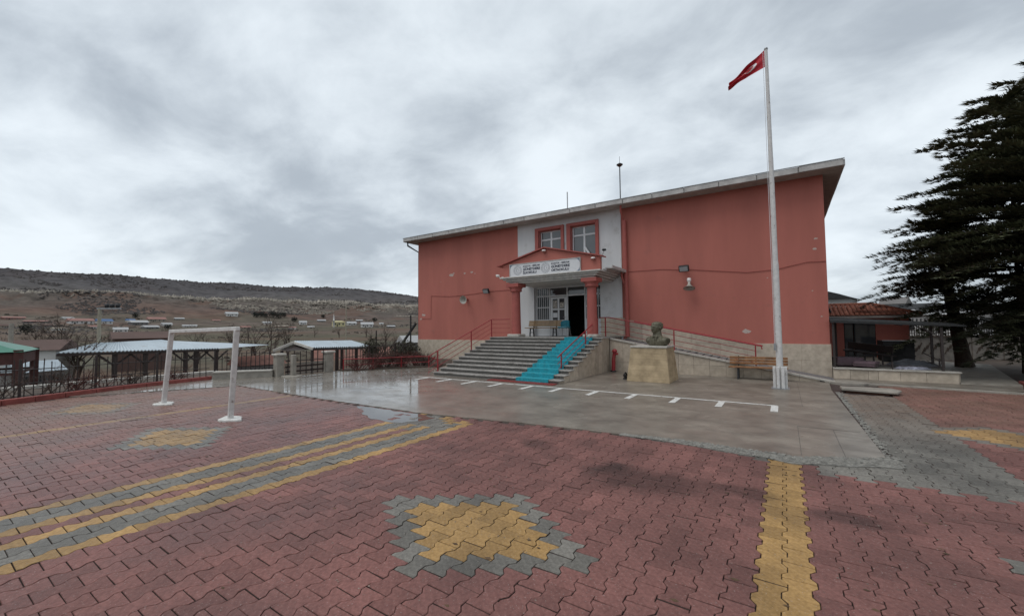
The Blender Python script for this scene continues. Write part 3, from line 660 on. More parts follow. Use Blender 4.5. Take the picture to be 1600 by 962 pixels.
# entrance: frames, barred window, doors
ey = SY+.16
ent = MB(); t = .07
for x in (DX0, -10.62, -9.57, -8.56, DX1-t): ent.box(x, ey, DZ0, x+t, ey+.08, DZ1)
ent.box(DX0+t, ey+.003, DZ1-t, DX1-t, ey+.077, DZ1)
for (a, b) in ((DX0+t, -10.62), (-10.55, -9.57), (-9.5, -8.56), (-8.49, DX1-t)): ent.box(a, ey+.003, 3.62, b, ey+.077, 3.70)
for (a, b) in ((DX0+t, -10.62), (-8.49, DX1-t)): ent.box(a, ey+.003, 3.02, b, ey+.077, 3.08); ent.box(a, ey+.003, 2.28, b, ey+.077, 2.4)
entf = ent.build('entrance_frame', M['pvc'], school, bevel=.006)
for (a, b, c, d) in ((DX0+t, -10.62, 3.7, DZ1-t), (-10.55, -9.57, 3.7, DZ1-t), (-9.5, -8.56, 3.7, DZ1-t), (-8.49, DX1-t, 3.7, DZ1-t), (DX0+t, -10.62, 2.4, 3.02), (DX0+t, -10.62, 3.08, 3.62), (-8.49, DX1-t, 2.4, 3.02), (-8.49, DX1-t, 3.08, 3.62)):
    MB().box(a, ey+.04, c, b, ey+.05, d).build('pane', M['glass'], entf)
for (a, b) in ((DX0+t, -10.62), (-8.49, DX1-t)): MB().box(a, ey+.02, DZ0, b, ey+.06, 2.28).build('lower_panel', M['pvc'], entf)
bars_me = None
for x0 in (DX0+t, -8.49):
    for k in range(6):
        b = MB().tube([(x0+.07+k*.125, ey-.03, 2.34), (x0+.07+k*.125, ey-.03, DZ1-.06)], .014, 6); b.build('window_bar', M['pvc'], school)
dr = MB(); d0, d1 = -10.53, -9.585
dr.box(d0, ey+.01, DZ0+.01, d0+.12, ey+.06, 3.6); dr.box(d1-.12, ey+.01, DZ0+.01, d1, ey+.06, 3.6); dr.box(d0+.12, ey+.01, 3.5, d1-.12, ey+.06, 3.6); dr.box(d0+.12, ey+.01, DZ0+.01, d1-.12, ey+.06, 2.36); dr.box((d0+d1)/2-.05, ey+.012, 2.36, (d0+d1)/2+.05, ey+.058, 3.5); dr.box(d0+.12, ey+.014, 2.9, (d0+d1)/2-.05, ey+.056, 2.98); dr.box((d0+d1)/2+.05, ey+.014, 2.9, d1-.12, ey+.056, 2.98)
door = dr.build('door', M['pvc'], school, bevel=.006); door['label'] = 'closed white door leaf with posters behind its panes'
xm = (d0+d1)/2
for (a, b) in ((d0+.12, xm-.05), (xm+.05, d1-.12)):
    for (c, d) in ((2.36, 2.9), (2.98, 3.5)):
        MB().box(a, ey+.03, c, b, ey+.04, d).build('pane', M['glass'], door)
for (a, b, c, d) in ((d0+.15, xm-.08, 3.0, 3.42), (xm+.08, d1-.16, 3.02, 3.3), (d0+.14, xm-.07, 2.5, 2.75)):
    MB().box(a, ey+.024, c, b, ey+.027, d).build('poster', M['poster'] if c > 2.9 else M['sign'], door)
MB().tube([(d1-.06, ey+.01, 2.5), (d1-.06, ey-.04, 2.5), (d1-.18, ey-.04, 2.5)], .012, 6).build('handle', M['grey_metal'], door)
od = MB(); od.box(-8.57, ey+.1, DZ0+.01, -8.53, ey+1.0, 3.6); od.build('door', M['dark_grey'], school)['label'] = 'dark door leaf standing open into the hall'
# porch: two columns, stepped cornice, gable with the school sign
for cx in (-11.17, -7.14):
    sh = MB().lathe([(.24, 1.66), (.225, 2.4), (.205, 3.75)], (cx, 17.32, 0), 24); c = sh.build('column', M['red_trim'], school)
    pl = MB(); pl.box(cx-.34, 16.98, 1.515, cx+.34, 17.66, 1.66); pl.build('plinth', M['coping'], c, bevel=.03)
    cp = MB(); cp.lathe([(.21, 3.74), (.30, 3.78), (.30, 3.85), (.27, 3.87), (.34, 3.95), (.36, 3.99)], (cx, 17.32, 0), 24); cp.box(cx-.36, 16.96, 3.99, cx+.36, 17.68, 4.16); cp.build('capital', M['red_trim'], c)
def step_ring(x0, x1, y0, z0, z1, name):
    MB().box(x0, y0, z0, x1, SY-.031, z1).build(name, M['cornice'], school, bevel=.012)
step_ring(-11.42, -6.92, 17.12, 4.162, 4.24, 'cornice_step'); step_ring(-11.58, -6.80, 17.04, 4.243, 4.33, 'cornice_step'); step_ring(-11.72, -6.68, 16.96, 4.333, 4.41, 'cornice_step'); step_ring(-11.86, -6.56, 16.88, 4.413, 4.48, 'cornice_step')
gb = MB(); gb.prism_xz([(-11.85, 4.483), (-6.66, 4.483), (-6.66, 5.06), (-9.42, 5.72), (-11.85, 5.12)], 17.18, 17.36); gb.build('gable', M['red_wall'], school)
gt = MB()
for (a, b) in (((-12.15, 5.07), (-9.42, 5.755)), ((-9.42, 5.755), (-6.55, 5.07))):
    gt.add([(a[0], 17.06, a[1]), (b[0], 17.06, b[1]), (b[0], 17.62, b[1]), (a[0], 17.62, a[1]), (a[0], 17.06, a[1]+.05), (b[0], 17.06, b[1]+.05), (b[0], 17.62, b[1]+.05), (a[0], 17.62, a[1]+.05)], [(0,3,2,1),(4,5,6,7),(0,1,5,4),(1,2,6,5),(2,3,7,6),(3,0,4,7)])
gt.build('gable_roof', M['red_trim'], school)
gu = MB(); gu.box(-6.55, 17.5, 4.56, -6.22, SY-.04, 4.61); gu.box(-6.25, 17.5, 4.61, -6.22, SY-.04, 4.69); gu.box(-6.66, 17.5, 4.49, -6.5, SY-.04, 4.56); gu.build('porch_gutter', M['gutter'], school)
MB().tube([(-6.4, 19.2, 4.56), (-6.4, 19.25, 4.35), (-6.36, SY-.14, 4.02), (-6.34, SY-.14, 3.9)], .05, 8).build('downpipe', M['red_trim'], school)['label'] = 'short red pipe bending from the porch gutter'
# stone skirting of the walls, slab by slab
def stone(x0, x1, z0, z1, y, parent, th=.03):
    MB().box(x0+.002, y-th+rnd(-.002, .002), z0+.002, x1-.002, y, z1-.002).build('stone_panel', M['beige_stone'], parent, bevel=.002, tone=.93+.16*random.random())
def stones(x0, x1, zs, y, wdt, parent):
    for z0, z1 in zip(zs, zs[1:]):
        n = max(1, round((x1-x0)/wdt)); xs = [x0+(x1-x0)*k/n+(rnd(-.03, .03) if 0 < k < n else 0) for k in range(n+1)]
        for a, b in zip(xs, xs[1:]): stone(a, b, z0, z1, y, parent)
stones(SX0-.02, WL-.1, [0, .62, 1.25], SY, .95, school)
stones(-1.3, SX1+.03, [0, .63, 1.25], SY, .9, school)
stones(-6.2, -1.3, [0, .63, 1.25], SY, .9, school)
stones(DX1+.02, WR+.2, [1.52, 2.0, 2.42], SY-.031, .45, school)
xs = np.linspace(-6.3, -1.3, 8)
for a, b in zip(xs, xs[1:]):
    za, zb = np.interp([a, b], [-6.3, -1.3], [2.32, 1.27])
    MB().prism_xz([(a+.004, 1.255), (b-.004, 1.255), (b-.004, max(zb, 1.262)), (a+.004, za)], SY-.034, SY).build('stone_panel', M['beige_stone'], school, tone=tn(.12))
MB().box(SX1, SY, -.1, SX1+.03, SB, 1.25).build('plinth', M['beige_stone'], school)
MB().box(SX0-.03, SY, -1.9, SX0, SB, 1.25).build('plinth', M['beige_stone'], school)
# flaked paint showing pale plaster
chipm = mat('bare_plaster', (.46, .37, .33), .9, .3, 20)
for (x, z, s) in ((-17.5, 5.34, .16), (-17.3, 5.42, .07), (-16.4, 5.36, .09), (-15.85, 5.38, .10), (-15.6, 5.28, .05), (-14.0, 5.05, .08), (1.08, 4.9, .08), (1.12, 5.3, .06), (-1.32, 1.75, .15), (-19.95, 2.86, .16), (-20.2, 2.6, .1), (-18.4, 4.95, .03), (-19.9, 4.5, .025), (-19.98, 3.1, .03), (1.2, 2.3, .04), (.95, 3.3, .03), (-.5, 3.9, .03)):
    n = random.randint(7, 10); poly = [(x+s*rnd(.55, 1.1)*math.cos(2*PI*k/n)*1.2, z+s*rnd(.3, .75)*math.sin(2*PI*k/n)) for k in range(n)]
    MB().prism_xz(poly, SY-.004, SY+.002).build('bare_patch', chipm, school)

# sign above the entrance
sg = empty('school_sign', (-9.5, 17.15, 4.5), 'long white school name board with two round emblems over the entrance', 'sign')
bx0, bx1, bz0, bz1 = -11.38, -7.60, 4.50, 5.10
MB().box(bx0, 17.12, bz0, bx1, 17.176, bz1).build('board', M['sign'], sg)
fr = MB(); fr.box(bx0-.03, 17.10, bz0-.03, bx0, 17.177, bz1+.03); fr.box(bx1, 17.10, bz0-.03, bx1+.03, 17.177, bz1+.03); fr.box(bx0, 17.10, bz1, bx1, 17.177, bz1+.03); fr.box(bx0, 17.10, bz0-.03, bx1, 17.177, bz0); fr.build('frame', M['gutter'], sg)
def corner(x, z, sx, sz):
    r = .26; pts = [(x, z)]+[(x+sx*(r-r*math.sin(a)), z+sz*(r-r*math.cos(a))) for a in np.linspace(0, PI/2, 9)]
    # concave-cut corner wedge: square corner minus a quarter disc
    if sx*sz > 0: pts = pts[:1]+pts[1:][::-1]
    MB().prism_xz(pts, 17.116, 17.121).build('corner_print', M['corner_blue'], sg)
corner(bx0, bz1, 1, -1); corner(bx1, bz1, -1, -1); corner(bx1, bz0, -1, 1)
def text(body, x, z, size, parent, m, y=17.117, bold=.012, squeeze=1.0):
    cu = bpy.data.curves.new('lettering', 'FONT'); cu.body = body; cu.size = size; cu.offset = bold; cu.extrude = .002; cu.align_x = 'LEFT'; cu.resolution_u = 2
    tmp = bpy.data.objects.new('lettering', cu); COL.objects.link(tmp)
    dg = bpy.context.evaluated_depsgraph_get(); dg.update()
    me = bpy.data.meshes.new_from_object(tmp.evaluated_get(dg)); bpy.data.objects.remove(tmp)
    co = np.empty(len(me.vertices)*3, np.float32); me.vertices.foreach_get('co', co); co = co.reshape(-1, 3)
    off = wl(parent); v2 = np.stack([co[:, 0]*squeeze+x-off.x, -co[:, 2]+y-off.y, co[:, 1]+z-off.z], -1)
    me.vertices.foreach_set('co', v2.astype(np.float32).ravel()); me.materials.clear(); me.materials.append(m); me.update()
    return tag(link(bpy.data.objects.new('lettering', me), parent), kind='stuff')
for (x, third) in ((-10.62, 'İLKOKULU'), (-9.06, 'ORTAOKULU')):
    text('KONYA - MERAM', x, 4.93, .115, sg, M['ink'], bold=.0025, squeeze=1.06)
    text('GÜNEYDERE', x, 4.765, .165, sg, M['ink'], bold=.006, squeeze=1.02)
    text(third, x, 4.60, .155, sg, M['ink'], bold=.006, squeeze=.98 if third[0] == 'O' else 1.0)
for ex in (-10.93, -9.37):
    e_ = MB(); Mx = Matrix.Rotation(PI/2, 4, 'X')
    for r in (.235, .165):
        e_.lathe([(r-.012, 0), (r-.012, .004), (r+.006, .004), (r+.006, 0)], (ex, 17.12, 4.8), 28, M4=Mx)
    for k in range(16):
        a = 2*PI*k/16; e_.prism_xz([(ex+.2*math.cos(a+d)+q*math.cos(a+d), 4.8+.2*math.sin(a+d)+q*math.sin(a+d)) for d, q in ((-.09, -.018), (-.09, .018), (.09, .018), (.09, -.018))][::-1], 17.115, 17.12)
    cr_ = [(ex+.01+.11*math.cos(a), 4.8+.11*math.sin(a)) for a in np.linspace(.7, 2*PI-.7, 18)]+[(ex+.04+.088*math.cos(a), 4.8+.088*math.sin(a)) for a in np.linspace(2*PI-.85, .85, 18)]
    e_.prism_xz(cr_, 17.115, 17.12)
    st = [(ex+.065+(.05 if k % 2 == 0 else .02)*math.cos(PI/2+k*PI/5), 4.8+(.05 if k % 2 == 0 else .02)*math.sin(PI/2+k*PI/5)) for k in range(10)]
    e_.prism_xz(st, 17.115, 17.12); e_.build('emblem', M['print_grey'], sg)

# ------------------------------------------------------------------ entrance staircase
stair = empty('entrance_staircase', (-9.5, 12.9, 0), 'wide grey stone entrance staircase with pebbled risers climbing to the school door', 'staircase')
TX0, TX1, RZ, TD, Y0 = -12.55, -6.52, .1375, .405, 12.9
for k in range(11):
    y = Y0+TD*k; y1 = y+TD if k < 10 else SY-.032
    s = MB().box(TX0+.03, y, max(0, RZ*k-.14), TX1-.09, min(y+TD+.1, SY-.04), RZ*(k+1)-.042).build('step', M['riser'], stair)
    nb = [0]+sorted(rnd(.15, .85) for _ in range(2))+[1]
    for a, b in zip(nb, nb[1:]):
        MB().box(TX0+(TX1-TX0)*a+.003, y-.035+rnd(-.004, .004), RZ*(k+1)-.04, TX0+(TX1-TX0)*b-.003, y1-.04 if k < 10 else y1, RZ*(k+1)+rnd(-.002, .002)).build('tread', M['grey_stone'], s, bevel=.006)
plat = MB(); plat.box(TX0+.03, 17.3, .02, TX1-.09, SY-.04, RZ*11-.05); plat.build('platform', M['beige_stone'], stair)
# sloping side wall in stone slabs
for k in range(11):
    y = Y0+TD*k+.02; yb = y+TD if k < 10 else 17.86
    MB().box(TX1-.09, y, 0.013, TX1-.055+rnd(-.004, .004), yb-.005, RZ*(k+1)-.045).build('stone_panel', M['beige_stone'], stair, tone=.8+.25*random.random())
    MB().box(TX0-.01, y, 0.013, TX0+.028, yb-.005, RZ*(k+1)-.045).build('stone_panel', M['beige_stone'], stair, tone=.8+.25*random.random())
# carpet on the stairs
cp = MB(); prof = []
for k in range(11):
    y = Y0+TD*k-.052; z0, z1 = RZ*k+(.018 if k == 0 else .012), RZ*(k+1)+.012
    prof += [(y, z0), (y, z1)]
prof.append((17.6, RZ*11+.012))
cx0, cx1 = -8.33, -6.98
vs_ = []; fs_ = []
for idx, (y, z) in enumerate(prof): vs_ += [(cx0+rnd(-.01, .01), y, z), (cx1+rnd(-.01, .01), y, z)]
for k in range(len(prof)-1): fs_.append((2*k, 2*k+1, 2*k+3, 2*k+2))
cp.add(vs_, fs_); oc = cp.build('stair_carpet', M['turq'], loc=(-7.6, 12.85, 0)); tag(oc, 'turquoise carpet runner laid over the right side of the grey stairs', 'carpet')
sm = oc.modifiers.new('thickness', 'SOLIDIFY'); sm.thickness = .008; sm.offset = 0
MB().prism([(-9.45, 12.55), (-6.6, 12.5), (-6.62, 12.85), (-9.4, 12.86)], .014, .035).build('entrance_mat', M['red_mat'], loc=None)
tag(bpy.data.objects['entrance_mat'], 'dark red rubber mat lying at the foot of the stairs', 'mat')

# railings
def rail_run(parent, pts, drops, posts, rr=.022):
    MB().tube(pts, rr, 8).build('top_rail', M['red_metal'], parent)
    for d in drops: MB().tube([(p[0], p[1], p[2]-d) for p in pts], .011, 6).build('rail', M['red_metal'], parent)
    for (p, h) in posts: MB().box(p[0]-.022, p[1]-.022, p[2]-h, p[0]+.022, p[1]+.022, p[2]).build('post', M['red_metal'], parent, bevel=.004)
hr = empty('handrail', (-12.42, 13, 0), 'dark red railing along the left edge of the entrance stairs', 'railing')
lp = [(-12.42, 12.9, .98), (-12.42, 16.93, 2.40)]
rail_run(hr, [(-12.42, 12.45, .80)]+lp+[(-11.4, 17.1, 2.40)], (.22, .44, .66), [((-12.42, 13.03, 1.03), .88), ((-12.42, 15.3, 1.83), .9), ((-12.42, 16.93, 2.4), .88)])
hr2 = empty('handrail', (-7.1, 14, 0), 'dark red railing standing beside the turquoise carpet on the stairs', 'railing')
rail_run(hr2, [(-7.06, 13.75, .86), (-7.06, 14.0, .96), (-7.06, 17.8, 2.34)], (.24, .46), [((-7.06, 14.05, .98), .7), ((-7.06, 16.35, 1.8), .55), ((-7.06, 17.75, 2.32), .8)])
hr3 = empty('handrail', (-3, 17.98, 0), 'long red railing running down the wheelchair ramp behind the bronze bust', 'railing')
def rz_(x): return 1.49-.1795*(x+6.62)
pr = [(-7.06, 17.98, 2.40), (-6.62, 17.98, 2.40), (-.93, 17.98, rz_(-.93)+.78), (-.72, 17.98, rz_(-.72)+.76), (-.70, 17.98, rz_(-.7)+.6)]
rail_run(hr3, pr[:3], (.22, .44, .66), [((-6.78, 17.98, 2.40), .86), ((-3.83, 17.98, rz_(-3.83)+.82), .85), ((-.93, 17.98, rz_(-.93)+.78), .8)])
MB().tube([(-5.9, 19.4, 2.22), (-.9, 19.4, 1.19), (-.75, 19.4, 1.16)], .03, 8).build('wall_rail', M['red_metal'], hr3)
MB().tube([(-.93, 17.98, rz_(-.93)+.78), (-.74, 17.98, rz_(-.74)+.77), (-.72, 17.98, rz_(-.74)+.66)], .022, 8).build('rail_end', M['red_metal'], hr3)

# ------------------------------------------------------------------ wheelchair ramp
ramp = empty('ramp', (-2.6, 17.9, 0), 'stone faced wheelchair ramp sloping down to the right along the school wall', 'ramp')
XE = 1.55
ps = [(TX1-.05, .01), (XE, .01), (XE, rz_(XE)-.03), (TX1-.05, rz_(TX1)-.10)]
MB().prism_xz(ps, 17.96, SY-.036).build('ramp_core', M['ramp_floor'], ramp)
xs = np.linspace(TX1-.05, XE, 15)
for a, b in zip(xs, xs[1:]):
    za, zb = rz_(a)-.07, rz_(b)-.07
    if zb > .05:
        zm = .42
        if za > .6:
            MB().prism_xz([(a+.004, .014), (b-.004, .014), (b-.004, min(zm, zb)), (a+.004, zm)], 17.915+rnd(-.004, .004), 17.96).build('stone_panel', M['beige_stone'], ramp, tone=.84+.2*random.random())
            if zb > .46: MB().prism_xz([(a+.004, zm+.006), (b-.004, zm+.006), (b-.004, zb), (a+.004, za)], 17.915+rnd(-.004, .004), 17.96).build('stone_panel', M['beige_stone'], ramp, tone=.84+.2*random.random())
        else: MB().prism_xz([(a+.004, .014), (b-.004, .014), (b-.004, zb), (a+.004, za)], 17.915+rnd(-.004, .004), 17.96).build('stone_panel', M['beige_stone'], ramp, tone=.84+.2*random.random())
    MB().prism_xz([(a+.003, rz_(a)-.065), (b-.003, rz_(b)-.065), (b-.003, rz_(b)), (a+.003, rz_(a))], 17.86+rnd(-.004, .004), 18.16).build('coping', M['coping'], ramp, bevel=.006)
# strips of anti-slip granite across the ramp
for k in range(26):
    x = -6.3+k*.29; zc = rz_(x)-.045
    if zc > 0: MB().prism_xz([(x, zc), (x+.22, rz_(x+.22)-.045), (x+.22, rz_(x+.22)-.03), (x, zc+.015)], 18.2, SY-.04).build('tread_strip', M['ramp_floor'], ramp)
lump = MB(); pts = [(1.1, 17.75), (1.5, 17.5), (2.1, 17.55), (2.35, 17.95), (2.0, 18.4), (1.5, 18.5)]
lump.prism(pts, -.02, .05); tag(lump.build('path', M['dry_concrete']), kind='structure')

# ------------------------------------------------------------------ bust on its pedestal
def surface_net(fn, lo, hi, h):
    ax = [np.arange(a, b+h, h) for a, b in zip(lo, hi)]; gx, gy_, gz_ = np.meshgrid(*ax, indexing='ij'); d = fn(gx, gy_, gz_)
    ins = d < 0; nx, ny, nz = d.shape
    cs = np.zeros((nx-1, ny-1, nz-1), int); acc = np.zeros((nx-1, ny-1, nz-1, 3)); num = np.zeros((nx-1, ny-1, nz-1))
    sl = lambda o, k: slice(o, d.shape[k]-1+o)
    off = [(i, j, k) for i in (0, 1) for j in (0, 1) for k in (0, 1)]
    for o in off: cs += ins[sl(o[0], 0), sl(o[1], 1), sl(o[2], 2)]
    act = (cs > 0) & (cs < 8)
    for a in off:
        for axis in range(3):
            if a[axis]: continue
            b = list(a); b[axis] = 1
            da = d[sl(a[0], 0), sl(a[1], 1), sl(a[2], 2)]; db = d[sl(b[0], 0), sl(b[1], 1), sl(b[2], 2)]
            cross = (da < 0) != (db < 0); t = np.where(cross, da/np.where(da == db, 1, da-db), 0)
            p = np.stack([np.full(t.shape, float(v)) for v in a], -1); p[..., axis] += t
            acc += np.where(cross[..., None], p, 0); num += cross
    idx = -np.ones(act.shape, int); idx[act] = np.arange(act.sum()); I = np.argwhere(act)
    V = np.array(lo)+(I+acc[act]/num[act][:, None])*h; F = []
    for axis in range(3):
        u, v = (axis+1) % 3, (axis+2) % 3
        s0 = [slice(None)]*3; s1 = [slice(None)]*3; s0[axis] = slice(0, -1); s1[axis] = slice(1, None)
        fl = ins[tuple(s0)] != ins[tuple(s1)]
        for c in np.argwhere(fl):
            if c[u] < 1 or c[v] < 1 or c[u] >= act.shape[u] or c[v] >= act.shape[v]: continue
            q = []
            for (du, dv) in ((-1, -1), (0, -1), (0, 0), (-1, 0)):
                e = c.copy(); e[u] += du; e[v] += dv; q.append(idx[tuple(e)])
            if min(q) < 0: continue
            F.append(q if ins[tuple(c)] else q[::-1])
    return V, np.array(F)
def ell(x, y, z, c, r):
    k = np.sqrt(((x-c[0])/r[0])**2+((y-c[1])/r[1])**2+((z-c[2])/r[2])**2); return (k-1)*min(r)
def smin(a, b, k): h = np.clip(.5+.5*(b-a)/k, 0, 1); return b*(1-h)+a*h-k*h*(1-h)
def bust_fn(x, y, z):                     # faces -y; z=0 at the cut of the chest
    d = ell(x, y, z, (0, .035, .665), (.150, .175, .155))
    d = smin(d, ell(x, y, z, (0, -.035, .575), (.115, .125, .125)), .05)
    d = smin(d, ell(x, y, z, (0, -.105, .485), (.06, .05, .045)), .035)
    d = smin(d, ell(x, y, z, (0, -.165, .585), (.024, .04, .05)), .02)
    d = smin(d, ell(x, y, z, (0, -.19, .558), (.028, .024, .02)), .012)
    for s in (-1, 1):
        d = np.maximum(d, -ell(x, y, z, (s*.052, -.168, .618), (.034, .03, .02)))
        d = smin(d, ell(x, y, z, (s*.052, -.135, .615), (.024, .02, .014)), .006)
        d = smin(d, ell(x, y, z, (s*.055, -.15, .648), (.045, .02, .011)), .014)
        d = smin(d, ell(x, y, z, (s*.148, .03, .60), (.02, .038, .052)), .012)
        d = smin(d, ell(x, y, z, (s*.31, .06, .17), (.15, .13, .115)), .08)
    d = np.maximum(d, -ell(x, y, z, (0, -.178, .523), (.045, .022, .006)))
    d = smin(d, ell(x, y, z, (0, -.148, .533), (.034, .016, .009)), .008)
    d = smin(d, ell(x, y, z, (0, .045, .745), (.145, .165, .07))+.006*np.sin(x*95+y*30)*(z > .7), .03)   # combed-back hair
    d = smin(d, ell(x, y, z, (0, .12, .66), (.145, .10, .14)), .03)
    d = smin(d, ell(x, y, z, (0, .045, .40), (.125, .125, .20)), .05)
    d = smin(d, ell(x, y, z, (0, .05, .10), (.36, .165, .235)), .08)
    d = smin(d, ell(x, y, z, (0, .02, .31), (.165, .14, .05)), .03)      # collar
    for s in (-1, 1):
        xr = x-s*(.05+(.30-z)*-.25)
        d = smin(d, ell(xr-s*.05, y, z, (0, -.105, .20), (.045, .028, .15)), .012)   # coat lapels
    d = np.maximum(d, -z); d = np.maximum(d, np.abs(x)-.40+.25*(.2-z)*(z < .2)); return d
bust = empty('bust', (-3.93, 15.55, 1.285), 'weathered bronze bust of a man in a coat on the yellow stone plinth', 'bust')
V, F = surface_net(bust_fn, (-.52, -.3, -.03), (.52, .34, .9), .0135)
ca, sa = math.cos(R(-30)), math.sin(R(-30)); V = V*np.array([1.2, 1.2, 1.06]); V = np.stack([V[:, 0]*ca-V[:, 1]*sa, V[:, 0]*sa+V[:, 1]*ca, V[:, 2]], -1)
ob = bpy.data.objects.new('head_and_shoulders', np_mesh('bust', V, F, [M['bronze']], True)); link(ob, bust)
pd = empty('pedestal', (-4.1, 15.6, 0), 'tapered yellow sandstone pedestal carrying the bronze bust', 'pedestal')
px0, px1, py0, py1 = -4.86, -3.36, 14.92, 16.35
for k in range(6):
    z0, z1 = .012+.2*k, .012+.2*(k+1); t0, t1 = z0/1.25, z1/1.25
    def ring(t): a = .14*t; return (px0+a, px1-a+.02*t, py0+a, py1-a)
    a, b = ring(t0), ring(t1)
    vs_ = [(a[0], a[2], z0+.0012), (a[1], a[2], z0+.0012), (a[1], a[3], z0+.0012), (a[0], a[3], z0+.0012), (b[0], b[2], z1-.0012), (b[1], b[2], z1-.0012), (b[1], b[3], z1-.0012), (b[0], b[3], z1-.0012)]
    MB().add(vs_, [(0,3,2,1),(4,5,6,7),(0,1,5,4),(1,2,6,5),(2,3,7,6),(3,0,4,7)]).build('stone_course', M['sandstone'], pd, bevel=.0025, tone=.93+.14*random.random())
MB().box(px0+.11, py0+.11, 1.214, px1-.09, py1-.11, 1.28).build('cap', M['coping'], pd, bevel=.01)
fl_ = empty('ground_floodlight', (-5.05, 15.35, 0), 'small round black floodlight on the ground beside the bust pedestal', 'floodlight')
MB().lathe([(0, -.05), (.07, -.05), (.12, .05), (.125, .07), (.11, .07), (.1, .05), (0, .05)], (-5.05, 15.35, .14), 16, M4=Matrix.Rotation(R(60), 4, 'Y')).build('lamp_housing', M['black'], fl_)
MB().box(-5.12, 15.3, .012, -4.98, 15.4, .06).build('foot', M['black'], fl_)

# ------------------------------------------------------------------ flagpole and flag
pole = empty('flagpole', (-.16, 15.55, 0), 'tall white painted flagpole with steel channels clamped round its foot', 'flagpole')
MB().tube([(-.16, 15.55, .02), (-.17, 15.55, 3.9), (-.172, 15.55, 4.0)], [.095, .088, .08], 16).build('lower_shaft', M['white_metal'], pole)
MB().tube([(-.172, 15.55, 4.0), (-.185, 15.55, 7.4)], [.078, .068], 16).build('middle_shaft', M['white_metal'], pole)
MB().tube([(-.185, 15.55, 7.4), (-.2, 15.55, 10.98)], [.064, .046], 16).build('upper_shaft', M['white_metal'], pole)
MB().tube([(-.29, 15.5, 10.9), (-.28, 15.46, 6), (-.27, 15.44, 1.3)], .007, 5).build('halyard', M['sign'], pole); MB().box(-.3, 15.43, 1.2, -.24, 15.47, 1.42).build('cleat', M['grey_metal'], pole)
MB().lathe([(0, .06), (.05, .04), (.06, 0), (.04, -.04), (0, -.05)], (-.2, 15.55, 11.0), 12).build('finial', M['grey_metal'], pole)
for (dx, dy) in ((-.15, -.05), (-.055, -.15), (.075, -.15), (.15, -.02), (.0, .15)):
    m_ = MB(); x, y = -.16+dx, 15.55+dy
    m_.box(x-.042, y-.03, .015, x+.042, y+.03, .69); m_.build('base_channel', M['white_metal'], pole, bevel=.01)
MB().box(-.4, 15.3, .012, .08, 15.8, .03).build('base_plate', M['grey_metal'], pole)
NU, NV = 72, 44
flag = MB(); vs_ = []
for i in range(NU+1):
    u = i/NU
    for j_ in range(NV+1):
        v = j_/NV
        # hoist at the pole; the fly hangs in gathered folds towards the lower left
        topz = 10.99-.36*u**.9-.36*u**1.1; top_x = -.25-1.06*u
        botz = 10.42-.05*math.sin(min(1, u*4)*PI/2)-.27*u**1.3+.12*max(0, u-.55)*0; bot_x = -.25-.16*math.sin(min(1, u*3)*PI/2)-.93*u
        zt, zb = topz, min(botz, topz-.13)
        z = zb+(zt-zb)*v; x = bot_x+(top_x-bot_x)*v
        fold = .055*math.sin(v*3.2*PI+u*2.0)*min(1, u*2.2)+.05*math.sin(v*7+u*9)*u
        vs_.append((x, 15.55+fold+.12*u, z+.02*math.sin(u*11+v*3)*u))
fs_ = []; mi_ = []
def in_emblem(u, v):                       # flat flag: 1.5 wide, 1 high
    X_, Y_ = u*1.5, v
    if math.hypot(X_-.5, Y_-.5) < .25 and math.hypot(X_-.5625, Y_-.5) > .2: return True
    sx, sy = X_-.755, Y_-.5; r = math.hypot(sx, sy); a = (math.atan2(sy, -sx)) % (2*PI/5); a = min(a, 2*PI/5-a)
    return r < .125*math.sin(PI/10)/math.sin(PI/10+a+.0001)*1.0 if r > 1e-6 else True
for i in range(NU):
    for j_ in range(NV):
        a = i*(NV+1)+j_; flag.v; fs_.append((a, a+NV+1, a+NV+2, a+1)); mi_.append(1 if in_emblem((i+.5)/NU, (j_+.5)/NV) else 0)
flag.v = vs_; flag.f = fs_; flag.sm = [True]*len(fs_); flag.mi = mi_
fo = flag.build('national_flag', [M['flag_red'], M['flag_white']], loc=(-.25, 15.55, 10.3)); tag(fo, 'red flag with white crescent and star drooping from the tall pole', 'flag')

# ------------------------------------------------------------------ goal frame
goal = empty('goal_frame', (-12, 4.22, 0), 'white welded goal frame without net standing on the red pavers', 'goal')
gp = [((-14.1, 4.2, 0), (-13.75, 4.22, 1.95)), ((-10.36, 4.28, 0), (-10.0, 4.22, 2.0))]
for a, b in gp:
    MB().bar(a, b, .105, .085).build('goal_post', M['white_metal'], goal, bevel=.012)
    x, y = a[0], a[1]; pts = [(x+.32*(1+.25*math.sin(3*t))*math.cos(t), y+.2*(1+.2*math.cos(4*t))*math.sin(t)) for t in np.linspace(0, 2*PI, 15)[:-1]]
    MB().prism(pts, -.02, .045).build('footing', M['white_paint'], goal, bevel=.015)
MB().bar((-13.82, 4.22, 1.97), (-9.94, 4.22, 2.02), .09, .09).build('crossbar', M['white_metal'], goal, bevel=.012)

